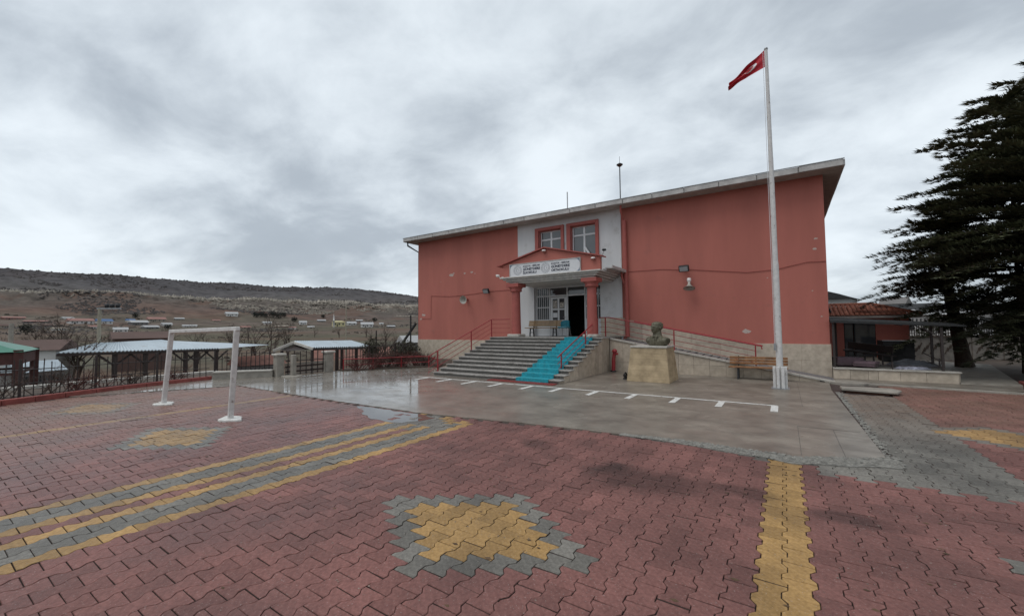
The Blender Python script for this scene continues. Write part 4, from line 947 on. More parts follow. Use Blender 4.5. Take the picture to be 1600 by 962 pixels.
# ------------------------------------------------------------------ benches and chair
def bench(loc, rz, label, wood, ln=1.8, sz=.45):
    t = empty('bench', (0, 0, 0), label, 'bench', 'slatted benches by the school wall')
    for k in range(3): MB().box(-ln/2, -.25+k*.15, sz-.03, ln/2, -.12+k*.15, sz+.01).build('seat_slat', wood, t, bevel=.006)
    for k in range(3): MB().bar((-ln/2, .2+.03*k, sz+.12+.10*k), (ln/2, .2+.03*k, sz+.12+.10*k), .03, .085).build('back_slat', wood, t, bevel=.006)
    for s in (-1, 1):
        x = s*(ln/2-.3); m_ = MB()
        m_.bar((x, -.2, 0), (x, -.14, sz-.035), .05); m_.bar((x, .22, 0), (x, .16, sz-.035), .05); m_.bar((x, -.2, sz-.045), (x, .2, sz-.045), .045, .03); m_.bar((x, .19, sz-.05), (x, .29, sz+.38), .04); m_.bar((x, -.2, .2), (x, .2, .2), .03)
        m_.build('leg', M['black'], t)
    t.location = loc; t.rotation_euler = (0, 0, rz); return t
bench((-.86, 17.55, .012), 0, 'brown slatted wooden bench at the foot of the ramp behind the flagpole', M['wood'], 1.85)
b2 = bench((-10.45, 18.75, RZ*11), 0, 'pale wooden bench on the porch platform beside the turquoise chair', M['wood_pale'], 1.95)
ch = empty('chair', (-9.1, 18.5, RZ*11), 'turquoise chair with thin grey metal legs between the porch bench and the open door', 'chair')
cx, cy, cz = -9.1, 18.5, RZ*11
MB().box(cx-.25, cy-.25, cz+.42, cx+.25, cy+.2, cz+.49).build('seat', M['turq2'], ch, bevel=.03)
bk = MB()
for a0 in range(10):
    t0, t1 = (a0/10-.5)*2.2, ((a0+1)/10-.5)*2.2
    p0 = (cx+.28*math.sin(t0), cy-.02+.27*math.cos(t0)); p1 = (cx+.28*math.sin(t1), cy-.02+.27*math.cos(t1)); h0 = .82-.12*abs(t0)**2*.6; h1 = .82-.12*abs(t1)**2*.6
    bk.add([(*p0, cz+.5), (*p1, cz+.5), (*p1, cz+h1), (*p0, cz+h0), (p0[0]*.9+cx*.1, p0[1]*.9+cy*.1, cz+.5), (p1[0]*.9+cx*.1, p1[1]*.9+cy*.1, cz+.5), (p1[0]*.9+cx*.1, p1[1]*.9+cy*.1, cz+h1), (p0[0]*.9+cx*.1, p0[1]*.9+cy*.1, cz+h0)], [(0,1,2,3),(7,6,5,4),(3,2,6,7),(0,4,5,1)])
bk.build('backrest', M['turq2'], ch)
for (sx, sy) in ((-1, -1), (1, -1), (-1, 1), (1, 1)): MB().tube([(cx+sx*.19, cy+sy*.17, cz+.43), (cx+sx*.25, cy+sy*.24, cz)], .013, 6).build('leg', M['grey_metal'], ch)

# ------------------------------------------------------------------ things fixed to the walls
def floodlight(x, z, lab):
    t = empty('wall_floodlight', (x, SY, z), lab, 'floodlight', 'black floodlights on the red wall')
    rx = Matrix.Rotation(R(28), 3, 'X'); c = Vector((x, SY-.28, z))
    MB().obox(c, rx @ Vector((.21, 0, 0)), rx @ Vector((0, .07, 0)), rx @ Vector((0, 0, .14))).build('housing', M['black'], t, bevel=.02)
    MB().obox(c+rx @ Vector((0, -.073, 0)), rx @ Vector((.17, 0, 0)), rx @ Vector((0, .004, 0)), rx @ Vector((0, 0, .10))).build('lens', M['lampglass'], t)
    MB().bar((x, SY-.22, z), (x, SY, z-.02), .05, .08).build('bracket', M['black'], t)
floodlight(-14.55, 4.13, 'black floodlight on the red wall left of the porch'); floodlight(-3.62, 4.52, 'black floodlight on the red wall right of the porch')
def horn(x, z, d, lab):
    t = empty('horn_speaker', (x, SY, z), lab, 'loudspeaker', 'horn loudspeakers on the red wall')
    q = Vector(d).to_track_quat('Z', 'Y').to_matrix().to_4x4(); c = Vector((x, SY-.3, z))
    MB().lathe([(.05, -.12), (.055, 0), (.09, .09), (.16, .17), (.24, .21), (.245, .215), (.235, .20), (.15, .15), (.07, .05), (0, .05)], c, 24, M4=q).build('bell', mat('cream_horn_paint', (.36, .34, .30), .5, .2, 9), t)
    MB().lathe([(0, -.26), (.085, -.26), (.085, -.14), (.05, -.11)], c, 16, M4=q).build('driver', M['stem_white'] if x > -8 else M['red_trim'], t)
    MB().bar(c+q.to_3x3() @ Vector((0, 0, -.1)), (x, SY, z+.03), .03, .05).build('bracket', M['black'], t)
horn(-16.15, 3.70, (.15, -.95, -.12), 'round horn loudspeaker facing outward on the left part of the red wall'); horn(-3.42, 3.82, (.05, -.35, -.93), 'grey horn loudspeaker pointing down under the right floodlight')
def camera_dome(x, y, z, lab):
    t = empty('security_camera', (x, y, z), lab, 'security camera', 'white dome cameras on the porch')
    MB().lathe([(.0, .05), (.085, .05), (.10, .02), (.10, -.01)], (x, y, z), 16).build('housing', M['stem_white'], t)
    MB().lathe([(.09, -.01), (.08, -.05), (.05, -.08), (0, -.09)], (x, y, z), 16).build('dome', mat('tinted_dome', (.3, .12, .1), .2, .1, 5), t)
    MB().box(x-.03, y, z-.005, x+.03, y+.1, z+.03).build('bracket', M['stem_white'], t)
camera_dome(-9.42, 17.08, 5.60, 'white dome camera under the peak of the porch gable'); camera_dome(-6.95, 17.08, 5.0, 'white dome camera at the right end of the porch gable')
t = empty('security_camera', (-12.1, 17.0, 4.6), 'white camera with a trailing cable at the left end of the porch cornice', 'security camera')
MB().lathe([(0, .07), (.08, .06), (.10, 0), (.08, -.06), (0, -.07)], (-12.05, 17.0, 4.6), 14).build('housing', M['stem_white'], t); MB().tube([(-12.0, 17.02, 4.58), (-11.9, 17.02, 4.46), (-11.8, 17.0, 4.52), (-11.7, 17.0, 4.5)], .018, 6).build('cable', M['stem_white'], t)
t = empty('wall_lamp_arm', (-7.3, SY, 5.3), 'small grey lamp on a thin bent arm beside the upper window', 'lamp')
MB().tube([(-7.55, SY-.03, 5.35), (-7.4, SY-.25, 5.45), (-7.25, SY-.35, 5.72)], .014, 6).build('arm', M['grey_metal'], t); MB().lathe([(0, .05), (.09, .04), (.11, 0), (.08, -.05), (0, -.05)], (-7.25, SY-.35, 5.75), 12).build('head', M['dark_grey'], t)
cab = MB()
cab.tube([(-6.2, SY-.02, 4.62), (-4.6, SY-.02, 4.60), (-3.7, SY-.02, 4.5)], .011, 5, mi=0)
c1 = cab.build('wall_cable', M['red_trim'], loc=(-5, SY, 4.6)); tag(c1, 'red painted cable running from the downpipe to the right floodlight', 'cable')
c2 = MB().tube([(-3.5, SY-.02, 4.5), (-2.3, SY-.02, 4.33), (-1.2, SY-.02, 4.18), (-.2, SY-.02, 4.22), (.8, SY-.02, 4.42), (1.41, SY-.02, 4.40)], .011, 5).build('wall_cable', M['red_trim'], loc=(-1, SY, 4.2)); tag(c2, 'sagging red cable from the right floodlight to the far right corner', 'cable')
c3 = MB().tube([(-12.6, SY-.02, 4.15), (-14.4, SY-.02, 4.13), (-16.1, SY-.02, 4.02), (-17.6, SY-.02, 3.98), (-19.25, SY-.02, 4.1), (-19.27, SY-.02, 2.62), (-20.1, SY-.02, 2.62)], .011, 5).build('wall_cable', M['red_trim'], loc=(-16, SY, 4)); tag(c3, 'thin cable crossing the left red wall and dropping near its corner', 'cable')
rod = empty('lightning_rod', (-7.13, 21.5, 8), 'tall thin lightning rod with a dark mushroom head on the roof', 'lightning rod')
MB().tube([(-7.13, 21.5, 8.2), (-7.13, 21.5, 10.6)], .028, 8).build('mast', M['dark_grey'], rod); MB().lathe([(0, .12), (.06, .1), (.17, .03), (.17, 0), (.06, -.09), (0, -.1)], (-7.13, 21.5, 10.68), 14).build('head', M['black'], rod); MB().tube([(-7.13, 21.5, 10.75), (-7.13, 21.5, 11.15)], .01, 6).build('tip', M['dark_grey'], rod)
tag(MB().tube([(-10.26, 21.5, 8.3), (-10.26, 21.5, 9.8)], .03, 8).build('roof_mast', M['grey_metal'], loc=(-10.26, 21.5, 8.3)), 'short plain metal mast on the roof left of the lightning rod', 'mast')
hy = empty('hydrant', (-6.3, 17.62, 0), 'narrow red fire hydrant standpipe against the stair side wall', 'hydrant')
MB().tube([(-6.32, 17.62, .05), (-6.3, 17.62, .55), (-6.26, 17.62, .86)], [.085, .08, .07], 12).build('standpipe', M['red_metal'], hy)
MB().lathe([(.075, .84), (.11, .86), (.11, .95), (.05, 1.0), (0, 1.01)], (-6.25, 17.62, 0), 12).build('cap', M['red_metal'], hy); MB().tube([(-6.27, 17.62, .78), (-6.1, 17.58, .80)], .045, 10).build('outlet', M['red_metal'], hy); MB().lathe([(0, .0), (.13, 0), (.13, .05), (.09, .06)], (-6.32, 17.62, .012), 12).build('flange', M['black'], hy)

# ------------------------------------------------------------------ right side: terrace, canopy, annex, boundary wall, conifers
TZ = .40
ter = empty('terrace', (3, 19.4, 0), 'low stone faced terrace right of the school with a concrete floor', 'terrace')
MB().prism([(1.46, 19.45), (4.72, 19.45), (4.95, 28), (1.46, 28)], -.05, TZ-.03).build('floor', M['dry_concrete'], ter)
xs = [1.46, 1.95, 2.45, 2.72, 3.3, 3.95, 4.72]
for a, b in zip(xs, xs[1:]): MB().box(a+.004, 19.37+rnd(-.005, .005), -.03, b-.004, 19.45, TZ-.05).build('stone_panel', M['beige_stone'], ter, tone=.9+.25*random.random())
for a, b in zip([1.46, 2.6, 3.7], [2.6, 3.7, 4.78]): MB().box(a+.003, 19.32, TZ-.048, b-.003, 19.62, TZ+.0).build('coping', M['coping'], ter, bevel=.006)
MB().box(4.722, 19.5, -.03, 4.78, 22.5, TZ-.05).build('stone_panel', M['beige_stone'], ter)
fr_ = empty('terrace_railing', (3, 19.5, TZ), 'low dark metal railing along the terrace edge', 'railing')
for (x, y, h) in ((3.12, 19.47, .27), (4.55, 20.6, .35)): MB().box(x-.02, y-.02, TZ, x+.02, y+.02, TZ+h).build('post', M['dark_metal'], fr_)
for z in (.14,): MB().tube([(1.5, 19.47, TZ+z), (4.35, 19.47, TZ+z), (4.62, 22.5, TZ+z)], .015, 6).build('rail', M['dark_metal'], fr_)
MB().tube([(4.36, 19.5, TZ+.32), (4.62, 23, TZ+.42)], .018, 6).build('rail', M['dark_metal'], fr_)
can = empty('canopy', (3, 20, TZ), 'dark thin sloping canopy on slim posts over the terrace', 'canopy')
for (x, y, z) in ((1.52, 19.5, 2.02), (4.39, 19.5, 1.86), (4.55, 21.4, 1.95), (1.75, 21.45, 2.12)): MB().box(x-.035, y-.035, TZ, x+.035, y+.035, z).build('post', M['dark_metal'], can)
cs = MB(); cs.add([(1.44, 19.35, 2.06), (4.95, 19.35, 1.88), (5.05, 21.6, 1.98), (1.44, 21.6, 2.24), (1.44, 19.35, 2.16), (4.95, 19.35, 1.925), (5.05, 21.6, 2.02), (1.44, 21.6, 2.3)], [(0,3,2,1),(4,5,6,7),(0,1,5,4),(1,2,6,5),(2,3,7,6),(3,0,4,7)]); cs.build('roof_sheet', M['dark_grey'], can)
for k in range(4): MB().bar((1.5+k*.95, 19.4, 2.05-.05*k), (1.55+k*.95, 21.55, 2.16-.055*k), .05, .04).build('purlin', M['dark_metal'], can)
for (x, y, z) in ((4.39, 19.5, 1.86), (4.55, 21.4, 1.95)): MB().bar((x, y, z-.35), (x-.45, y, z-.01), .035).build('brace', M['dark_metal'], can)
ann = empty('annex', (3, 27, TZ), 'single storey red annex with a terracotta tiled roof behind the terrace', 'annex')
AY = 26.6; ax0, ax1 = 1.46, 4.92
aw = MB(); aw.box(ax0, AY, TZ-.2, 2.5, AY+6, 2.42); aw.box(3.72, AY, TZ-.2, ax1, AY+6, 2.42); aw.box(2.5, AY, 2.08, 3.72, AY+.25, 2.42); aw.box(2.5, AY+1.5, TZ-.2, 3.72, AY+6, 2.42)
aw.build('wall', M['red_wall'], ann)
for (a, b) in ((2.5, 2.86), (2.9, 3.72)):
    d_ = MB().box(a, AY+.08, TZ, b, AY+.11, 2.06).build('door', M['glass'], ann); MB().box(a, AY+.05, TZ, a+.05, AY+.079, 2.06).build('frame', M['dark_grey'], d_)
# tiled hip roof: rows of half-round tiles
rx0, rx1, ry0, ry1, rz0, rz1 = ax0-.25, ax1+.35, AY-.55, AY+6.5, 2.42, 2.98
rf = MB(); rf.add([(rx0, ry0, rz0-.07), (rx1, ry0, rz0-.07), (rx1, ry1, rz0-.07), (rx0, ry1, rz0-.07), (rx0, ry0+1.9, rz1-.07), (rx1-1.5, ry0+1.9, rz1-.07), (rx1-1.5, ry1-1.9, rz1-.07), (rx0, ry1-1.9, rz1-.07)], [(0,1,5,4),(1,2,6,5),(2,3,7,6),(4,5,6,7),(0,3,2,1),(0,4,7,3)])
rfo = rf.build('roof', M['tile'], ann)
tl = MB(); rows = 9
for r_ in range(rows):
    t0, t1 = r_/rows, (r_+1)/rows; y0_, y1_ = ry0+1.9*t0, ry0+1.9*t1; z0_, z1_ = rz0+(rz1-rz0)*t0, rz0+(rz1-rz0)*t1
    xe = rx1-1.5*t0; x = rx0
    while x < xe-.05:
        w_ = .17; n = 4; vs_ = []
        dz = rnd(0, .014)
        for kk_ in range(n+1):
            a = PI*kk_/n; xx = x+w_/2-w_/2*math.cos(a); zz = .055*math.sin(a)+dz
            vs_ += [(xx, y0_-.03, z0_+zz+.015), (xx, y1_+.02, z1_+zz)]
        fs_ = [(2*q_, 2*q_+2, 2*q_+3, 2*q_+1) for q_ in range(n)]+[tuple(2*q_ for q_ in range(n+1))[::-1]]
        tl.add(vs_, fs_, True); x += .19
tiles = tl.build('roof_tiles', M['tile'], ann); tag(tiles, kind='stuff')
MB().box(rx0, ry0-.02, rz0-.14, rx1, ry0+.03, rz0-.03).build('fascia', M['soffit'], ann); MB().tube([(rx1, ry0, rz0+.03), (rx1-1.5, ry0+1.9, rz1+.05)], .08, 8).build('hip_ridge', M['tile'], ann); MB().tube([(rx0, ry0+1.9, rz1+.05), (rx1-1.5, ry0+1.9, rz1+.05)], .08, 8).build('ridge', M['tile'], ann)
bl = empty('water_heater', (1.75, 26.8, 2.6), 'black barrel shaped water heater on a stand on the annex roof', 'water heater')
MB().lathe([(0, 0), (.2, 0), (.21, .05), (.21, .5), (.15, .55), (0, .56)], (1.72, 26.5, 2.68), 14).build('tank', M['black'], bl)
for s in (-1, 1): MB().bar((1.72+s*.3, 26.4, 2.5), (1.72+s*.15, 26.5, 3.05), .05).build('stand_leg', M['black'], bl)
# clutter on the terrace
t = empty('metal_container', (4.0, 24, TZ), 'grey open topped metal container standing on the terrace', 'container')
c0, c1_, cy0, cy1 = 3.52, 4.5, 23.6, 25.0
m_ = MB(); m_.box(c0, cy0, TZ+.05, c1_, cy0+.05, 1.26); m_.box(c0, cy1-.05, TZ+.05, c1_, cy1, 1.26); m_.box(c0, cy0+.05, TZ+.05, c0+.05, cy1-.05, 1.26); m_.box(c1_-.05, cy0+.05, TZ+.05, c1_, cy1-.05, 1.26); m_.box(c0, cy0, TZ, c1_, cy1, TZ+.05); m_.build('body', M['dark_grey'], t)
for z in (.62, .84, 1.06): MB().box(c0-.02, cy0-.025, z, c1_+.02, cy0-.002, z+.05).build('rib', M['dark_grey'], t)
MB().box(c0-.03, cy0-.03, 1.262, c1_+.03, cy0+.06, 1.30).build('rim', M['grey_metal'], t)
t = empty('metal_bench', (2.85, 21.8, TZ), 'dark long metal bench with curved arms on the terrace', 'bench')
MB().bar((2.15, 22.3, .92), (3.45, 21.3, .76), .42, .05).build('seat', M['dark_metal'], t); MB().bar((2.25, 22.6, 1.12), (3.5, 21.6, .98), .05, .28).build('backrest', M['dark_metal'], t)
for k in range(6):
    f = k/5; MB().bar((2.2+1.2*f, 22.2-.95*f, TZ), (2.2+1.2*f, 22.2-.95*f, .9-.14*f), .05).build('leg', M['dark_metal'], t)
tag(MB().obox((2.0, 20.7, TZ+.16), (.42, .1, 0), (-.08, .35, 0), (0, 0, .16)).build('foam_block', M['purple'], bevel=.03, loc=(2.0, 20.7, TZ)), 'mauve foam block lying against the school end of the terrace', 'foam block')
tag(MB().obox((2.5, 20.15, TZ+.12), (.3, -.12, 0), (.1, .25, .0), (.02, 0, .1)).build('foam_wedge', M['purple'], bevel=.03, loc=(2.5, 20.1, TZ)), 'darker mauve wedge in front of the foam block on the terrace', 'foam block')
def heap(name, c, rx_, ry_, h, m, lab, cat, seed):
    n, k = 12, 26; vs_ = [(c[0], c[1], c[2]+h)]; fs_ = []
    for i in range(1, n+1):
        for j_ in range(k):
            a = 2*PI*j_/k; f = i/n; q_ = 1+.18*(vnoise(math.cos(a)*2+seed, math.sin(a)*2+seed)-.5)
            vs_.append((c[0]+rx_*f*q_*math.cos(a), c[1]+ry_*f*q_*math.sin(a), c[2]+max(0, h*(1-f**2.4)*(.7+.6*float(vnoise(f*4*math.cos(a)+seed, f*4*math.sin(a)+seed*2))))))
    for j_ in range(k): fs_.append((0, 1+j_, 1+(j_+1) % k))
    for i in range(n-1):
        for j_ in range(k): a = 1+i*k; fs_.append((a+j_, a+k+j_, a+k+(j_+1) % k, a+(j_+1) % k))
    mb = MB(); mb.add(vs_, fs_, True); return tag(mb.build(name, m, loc=c), lab, cat)
heap('tarpaulin', (4.0, 21.6, TZ-.02), .75, .6, .22, M['tarp'], 'grey tarpaulin bundle humped in front of the metal container', 'tarpaulin', 3)
heap('rag_heap', (3.75, 20.2, TZ-.02), .5, .3, .13, M['blue_cloth'], 'flat heap of pale rags and scraps at the terrace edge', 'rags', 9)
heap('soil_mound', (9.4, 21.2, -.02), 1.6, 2.6, .22, M['dirt'], 'low brown soil mound under the conifers', 'soil mound', 5)

# boundary wall with slanted relief and picket fence
def bw(px, d, z): # point on the wall line at a photo column and depth along the view axis
    q = FW.copy(); q.z = 0; q.normalize(); r_ = RT.copy(); r_.z = 0; r_.normalize(); p = q*d+r_*((px-800)/FPX*d); return Vector((p.x, p.y, z))
wa, wb = bw(1418, 23, 0), bw(1820, 23, 0); wd_ = (wb-wa); wlen = wd_.length; wd_.normalize(); wn = Vector((wd_.y, -wd_.x, 0))
if wn.dot(-wa) < 0: wn = -wn
bwall = empty('boundary_wall', wa, 'cream cast concrete boundary wall with slanted relief under the conifers', 'wall')
bfence = empty('picket_fence', wa, 'dark picket fence on top of the cream boundary wall', 'fence')
npan = int(wlen/1.75); picket = MB().box(-.022, -.012, 0, .022, .012, .78).mesh('picket', M['dark_metal'])
for k in range(npan):
    a, b = wa+wd_*(k*1.75), wa+wd_*((k+1)*1.75)
    pn = MB().obox((a+b)/2+Vector((0, 0, .60)), wd_*.86, wn*.05, Vector((0, 0, .62))).build('wall_panel', M['old_wall'], bwall)
    sl = MB()
    for q_ in range(9):
        u = -.62+q_*.155; c = (a+b)/2+wd_*u+wn*.055+Vector((0, 0, .62+.14*((q_ % 3)-1)))
        sl.obox(c, (wd_*.5+Vector((0, 0, 1)))*.17, wn*.02, (wd_-Vector((0, 0, .5)))*.022)
    so_ = sl.build('relief_bars', M['dirt'], pn); so_['kind'] = 'stuff'
    MB().obox(a+Vector((0, 0, .62)), wd_*.07, wn*.09, Vector((0, 0, .68))).build('wall_post', M['old_wall'], bwall)
    MB().obox((a+b)/2+Vector((0, 0, 1.27)), wd_*.87, wn*.11, Vector((0, 0, .045))).build('coping', M['dirt'], bwall)
    ang_ = math.atan2(wd_.y, wd_.x)
    for q_ in range(13):
        p = a+wd_*(q_*.135+.06)-wa+Vector((0, 0, 1.32)); shared('picket', picket, bfence, p, (0, rnd(-.03, .03), ang_))
    for z in (1.45, 1.9): MB().obox((a+b)/2+Vector((0, 0, z))-wn*.03, wd_*.875, wn*.012, Vector((0, 0, .02))).build('rail', M['dark_metal'], bfence)

# conifers
def conifer(name, loc, H, Rm, z0, label, seed, lean=0.0, nb=9, pw=.8, dens=1.0, tr=.26):
    rs = np.random.default_rng(seed); t = empty(name, loc, label, 'tree', 'conifers along the right side of the yard')
    L0 = Vector(loc); tp = [(L0.x+lean*(z/4)**1.0*-.0+lean*min(z, 4)/4*-1, L0.y, L0.z+z) for z in (0, .5, 1.5, 3, H*.5, H*.97)]
    MB().tube(tp, [tr*1.25, tr, tr*.85, tr*.75, tr*.4, .03], 10).build('trunk', M['bark'], t)
    limb = MB(); V, F = [], []; c = 0
    z = z0; P0, D0, S0 = [], [], []
    while z < H-.25:
        f = (z-z0)/(H-z0); Lr = Rm*min(1, .55+.45*f/.24)*(1-f)**pw*1.12+.25
        for k in range(nb if f < .75 else 6):
            a = rs.uniform(0, 2*PI); ln = Lr*rs.uniform(.62, 1.2); rise = rs.uniform(-.12, .26)+(.45*f)
            if f < .15: rise -= .12
            bx, by = tp[3][0], tp[3][1]; zz = z+rs.uniform(-.12, .12); pts = []
            m = max(4, int(ln/.34))
            for i in range(m+1):
                s = i/m; pts.append((bx+math.cos(a)*ln*s, by+math.sin(a)*ln*s, L0.z+zz+rise*ln*s-.30*ln*s*s+.10*ln*max(0, s-.7)))
            limb.tube(pts, [max(.008, .045*(1-i/m)*ln/Rm) for i in range(m+1)], 3, cap=False)
            side = np.array([-math.sin(a), math.cos(a), 0])
            for i in range(1, m+1):
                s = i/m
                if s < .22: continue
                p = np.array(pts[i]); d = np.array(pts[i])-np.array(pts[i-1]); d /= np.linalg.norm(d)
                wdt = .16+.30*ln*.42*math.sin(min(1, s*1.15)*PI)*.9
                nt_ = max(3, int((7+wdt*25)*dens))
                for q_ in range(nt_):
                    u = rs.uniform(-1, 1); pos = p+side*u*wdt+d*rs.uniform(-.2, .2)+np.array([0, 0, -abs(u)*.10+rs.uniform(-.05, .06)])
                    dr_ = d*.8+side*u*.9+np.array([0, 0, rs.uniform(-.1, .28)]); dr_ /= np.linalg.norm(dr_)
                    P0.append(pos); D0.append(dr_); S0.append(rs.uniform(.2, .38))
        z += rs.uniform(.40, .56)*(1-.35*f)
    limb.build('limbs', M['bark'], t)['kind'] = 'stuff'
    P, D, S = np.array(P0), np.array(D0), np.array(S0); n = len(P)
    up = np.array([0, 0, 1.]); sd_ = np.cross(D, up); sd_ /= np.linalg.norm(sd_, axis=1)[:, None]+1e-6; nrm = np.cross(sd_, D)
    tri = []
    for (al, sp, ht) in ((1.0, 0, .05), (.8, .5, .0), (.8, -.5, .0), (.45, .65, -.03), (.45, -.65, -.03), (.6, .15, .38)):
        tip = P+D*(S*al)[:, None]+sd_*(S*sp*.75)[:, None]+nrm*(S*ht)[:, None]
        w2 = sd_*(S*.135)[:, None] if abs(sp) < .3 else (D*(S*.135)[:, None])
        b0 = P+D*(S*al*.15)[:, None]
        tri.append(np.stack([b0-w2, b0+w2, tip], 1))
    T = np.concatenate(tri).reshape(-1, 3); F = np.arange(len(T)).reshape(-1, 3)
    o = bpy.data.objects.new('crown', np_mesh('crown', (print(name, len(T)//3), T)[1]-np.array(loc), F, [M['needles']])); link(o, t); return t
def ground_at(px, py, z=0.0):
    d = ray(px, py); k = (z-CAM_H)/d.z; return (d.x*k, d.y*k, z)
ta = ground_at(1508, 573, .05)
conifer('conifer_tree', ta, 7.6, 2.45, 2.2, 'broad dark conifer with a thick leaning trunk beside the canopy', 11, lean=.45, nb=10, tr=.27, dens=1.3)
tb = ground_at(1596, 582, .02)
conifer('conifer_tree', (tb[0]+.1, tb[1]-.2, 0), 11.5, 4.8, 2.3, 'tallest dark conifer at the right edge, with a slim bare stem', 23, lean=.1, nb=10, tr=.12, dens=1.35)
tcn = ground_at(1690, 600, .02)
conifer('conifer_tree', (tcn[0]+.4, tcn[1], 0), 11.5, 4.2, 2.0, 'dark conifer beyond the tallest one, mostly outside the right edge, on a bent slim stem', 37, lean=.25, nb=9, tr=.13)

# ------------------------------------------------------------------ left side: fences, gate, shrubs
def fence_run(name, pts, h, step, label, z0=0., rails=(.15, .5, .95), bar=.016, group=None, m='dark_metal', tops=.06):
    t = empty(name, (pts[0][0], pts[0][1], z0), label, 'fence', group); bm_ = MB().tube([(0, 0, 0), (0, 0, h)], bar, 5).mesh('fence_bar', M[m])
    for a, b in zip(pts, pts[1:]):
        a, b = Vector((*a, z0)), Vector((*b, z0)); ln = (b-a).length; n = max(1, int(ln/step))
        for k in range(n): p = a.lerp(b, (k+.5)/n); shared('fence_bar', bm_, t, p-t.location, (rnd(-.03, .03), rnd(-.03, .03), 0), (1, 1, 1+rnd(-tops, tops)))
        for f in rails: MB().tube([a+Vector((0, 0, h*f)), b+Vector((0, 0, h*f))], .014, 5).build('rail', M[m], t)
        MB().box(a.x-.03, a.y-.03, z0-.02, a.x+.03, a.y+.03, z0+h*1.06).build('post', M[m], t)
    return t
fl = [(-17.9, -1.0), (-18.3, .8), (-18.75, 2.2), (-19.25, 3.9), (-19.55, 5.6), (-19.35, 7.2)]
fence_run('bar_fence', fl, 1.12, .19, 'leaning dark iron bar fence behind the red kerb', rails=(.10, .42, .78), bar=.014)
rw = empty('retaining_wall', (-22.9, 2, 0), 'pale coping of the low retaining wall beyond the iron fence', 'wall')
for k in range(9): MB().box(-23.05, -6+k*1.65, -.12, -22.7, -6+(k+.99)*1.65, .06+rnd(-.01, .01)).build('coping', M['coping'], rw, bevel=.015)
MB().box(-23.0, -6, -1.9, -22.75, 8.8, -.12).build('wall', M['dry_concrete'], rw)
lw = empty('low_wall', (-18.7, 8.2, 0), 'low concrete wall with a rounded coping between the iron fence and the gate pier', 'wall')
a, b = Vector((-19.35, 7.35, 0)), Vector((-18.0, 9.0, 0))
MB().bar(a+Vector((0, 0, .1)), b+Vector((0, 0, .1)), .2, .3).build('body', M['dry_concrete'], lw); MB().bar(a+Vector((0, 0, .29)), b+Vector((0, 0, .29)), .28, .075).build('coping', M['coping'], lw, bevel=.02)
fence_run('bar_fence', [(-19.9, 7.6), (-18.35, 9.3)], .78, .17, 'short dark iron railing rising behind the low concrete wall', z0=.28, rails=(.1, .93))
def pier(x0, y0, x1, y1, h, lab):
    t = empty('gate_pier', ((x0+x1)/2, (y0+y1)/2, 0), lab, 'gate pier', 'concrete piers of the side gate')
    MB().box(x0, y0, -.05, x1, y1, h-.10).build('shaft', M['dry_concrete'], t, bevel=.025); MB().box(x0-.06, y0-.06, h-.10, x1+.06, y1+.06, h).build('cap', M['coping'], t, bevel=.025)
pier(-18.1, 9.05, -17.8, 9.38, .98, 'concrete gate pier at the low wall, left side of the gate'); pier(-18.12, 11.32, -17.8, 11.68, .97, 'stout concrete gate pier at the end nearer the school')
t = empty('concrete_post', (-17.35, 9.5, 0), 'slim grey concrete post on a round pad in front of the left gate pier', 'post')
MB().box(-17.44, 9.42, 0, -17.26, 9.6, .92).build('shaft', M['dry_concrete'], t, bevel=.02); MB().prism([(-17.35+.45*math.cos(q), 9.45+.38*math.sin(q)) for q in np.linspace(0, 2*PI, 15)[:-1]], -.02, .06).build('pad', M['dry_concrete'], t, bevel=.02)
gt_ = empty('side_gate', (-17.95, 10.4, 0), 'dark iron side gate with tall bars over horizontal boards, between the concrete piers', 'gate')
for k in range(5): MB().box(-17.99, 9.5, .02+k*.105, -17.96, 11.27, .105+k*.105).build('board', M['dark_metal'] if k % 2 else M['old_wall'], gt_)
for k in range(7): y = 9.6+k*.27; MB().box(-17.95, y-.014, .02, -17.92, y+.014, 1.02+(.03 if k % 2 else 0)).build('gate_bar', M['dark_metal'], gt_)
MB().box(-17.96, 9.5, .60, -17.925, 11.27, .64).build('gate_rail', M['dark_metal'], gt_)
fence_run('bar_fence', [(-18.05, 11.95), (-18.9, 14.5), (-19.7, 17.0), (-20.5, 19.3)], 1.05, .22, 'dark iron bar fence from the gate to the school corner, half hidden by bushes', rails=(.12, .55, .95))
rr_ = empty('low_railing', (-16.5, 13.5, 0), 'low red railing with a rounded end around the reddish shrubs', 'railing')
MB().tube([(-17.45, 11.95, .55), (-15.55, 14.75, .57), (-15.2, 15.3, .55), (-14.95, 15.6, .38), (-14.9, 15.7, 0)], .022, 8).build('top_rail', M['red_metal'], rr_)
MB().tube([(-17.45, 11.95, .28), (-15.2, 15.3, .28)], .014, 6).build('rail', M['red_metal'], rr_)
for f in (0, .33, .66, 1): p = Vector((-17.45, 11.95, 0)).lerp(Vector((-15.2, 15.3, 0)), f); MB().box(p.x-.018, p.y-.018, 0, p.x+.018, p.y+.018, .56).build('post', M['red_metal'], rr_)
bb = MB().prism([(-17.9, 12.0), (-17.45, 11.9), (-14.85, 15.75), (-16.4, 19.4), (-20.4, 19.4)], .0, .06).build('soil_bed', M['dirt']); tag(bb, kind='structure')

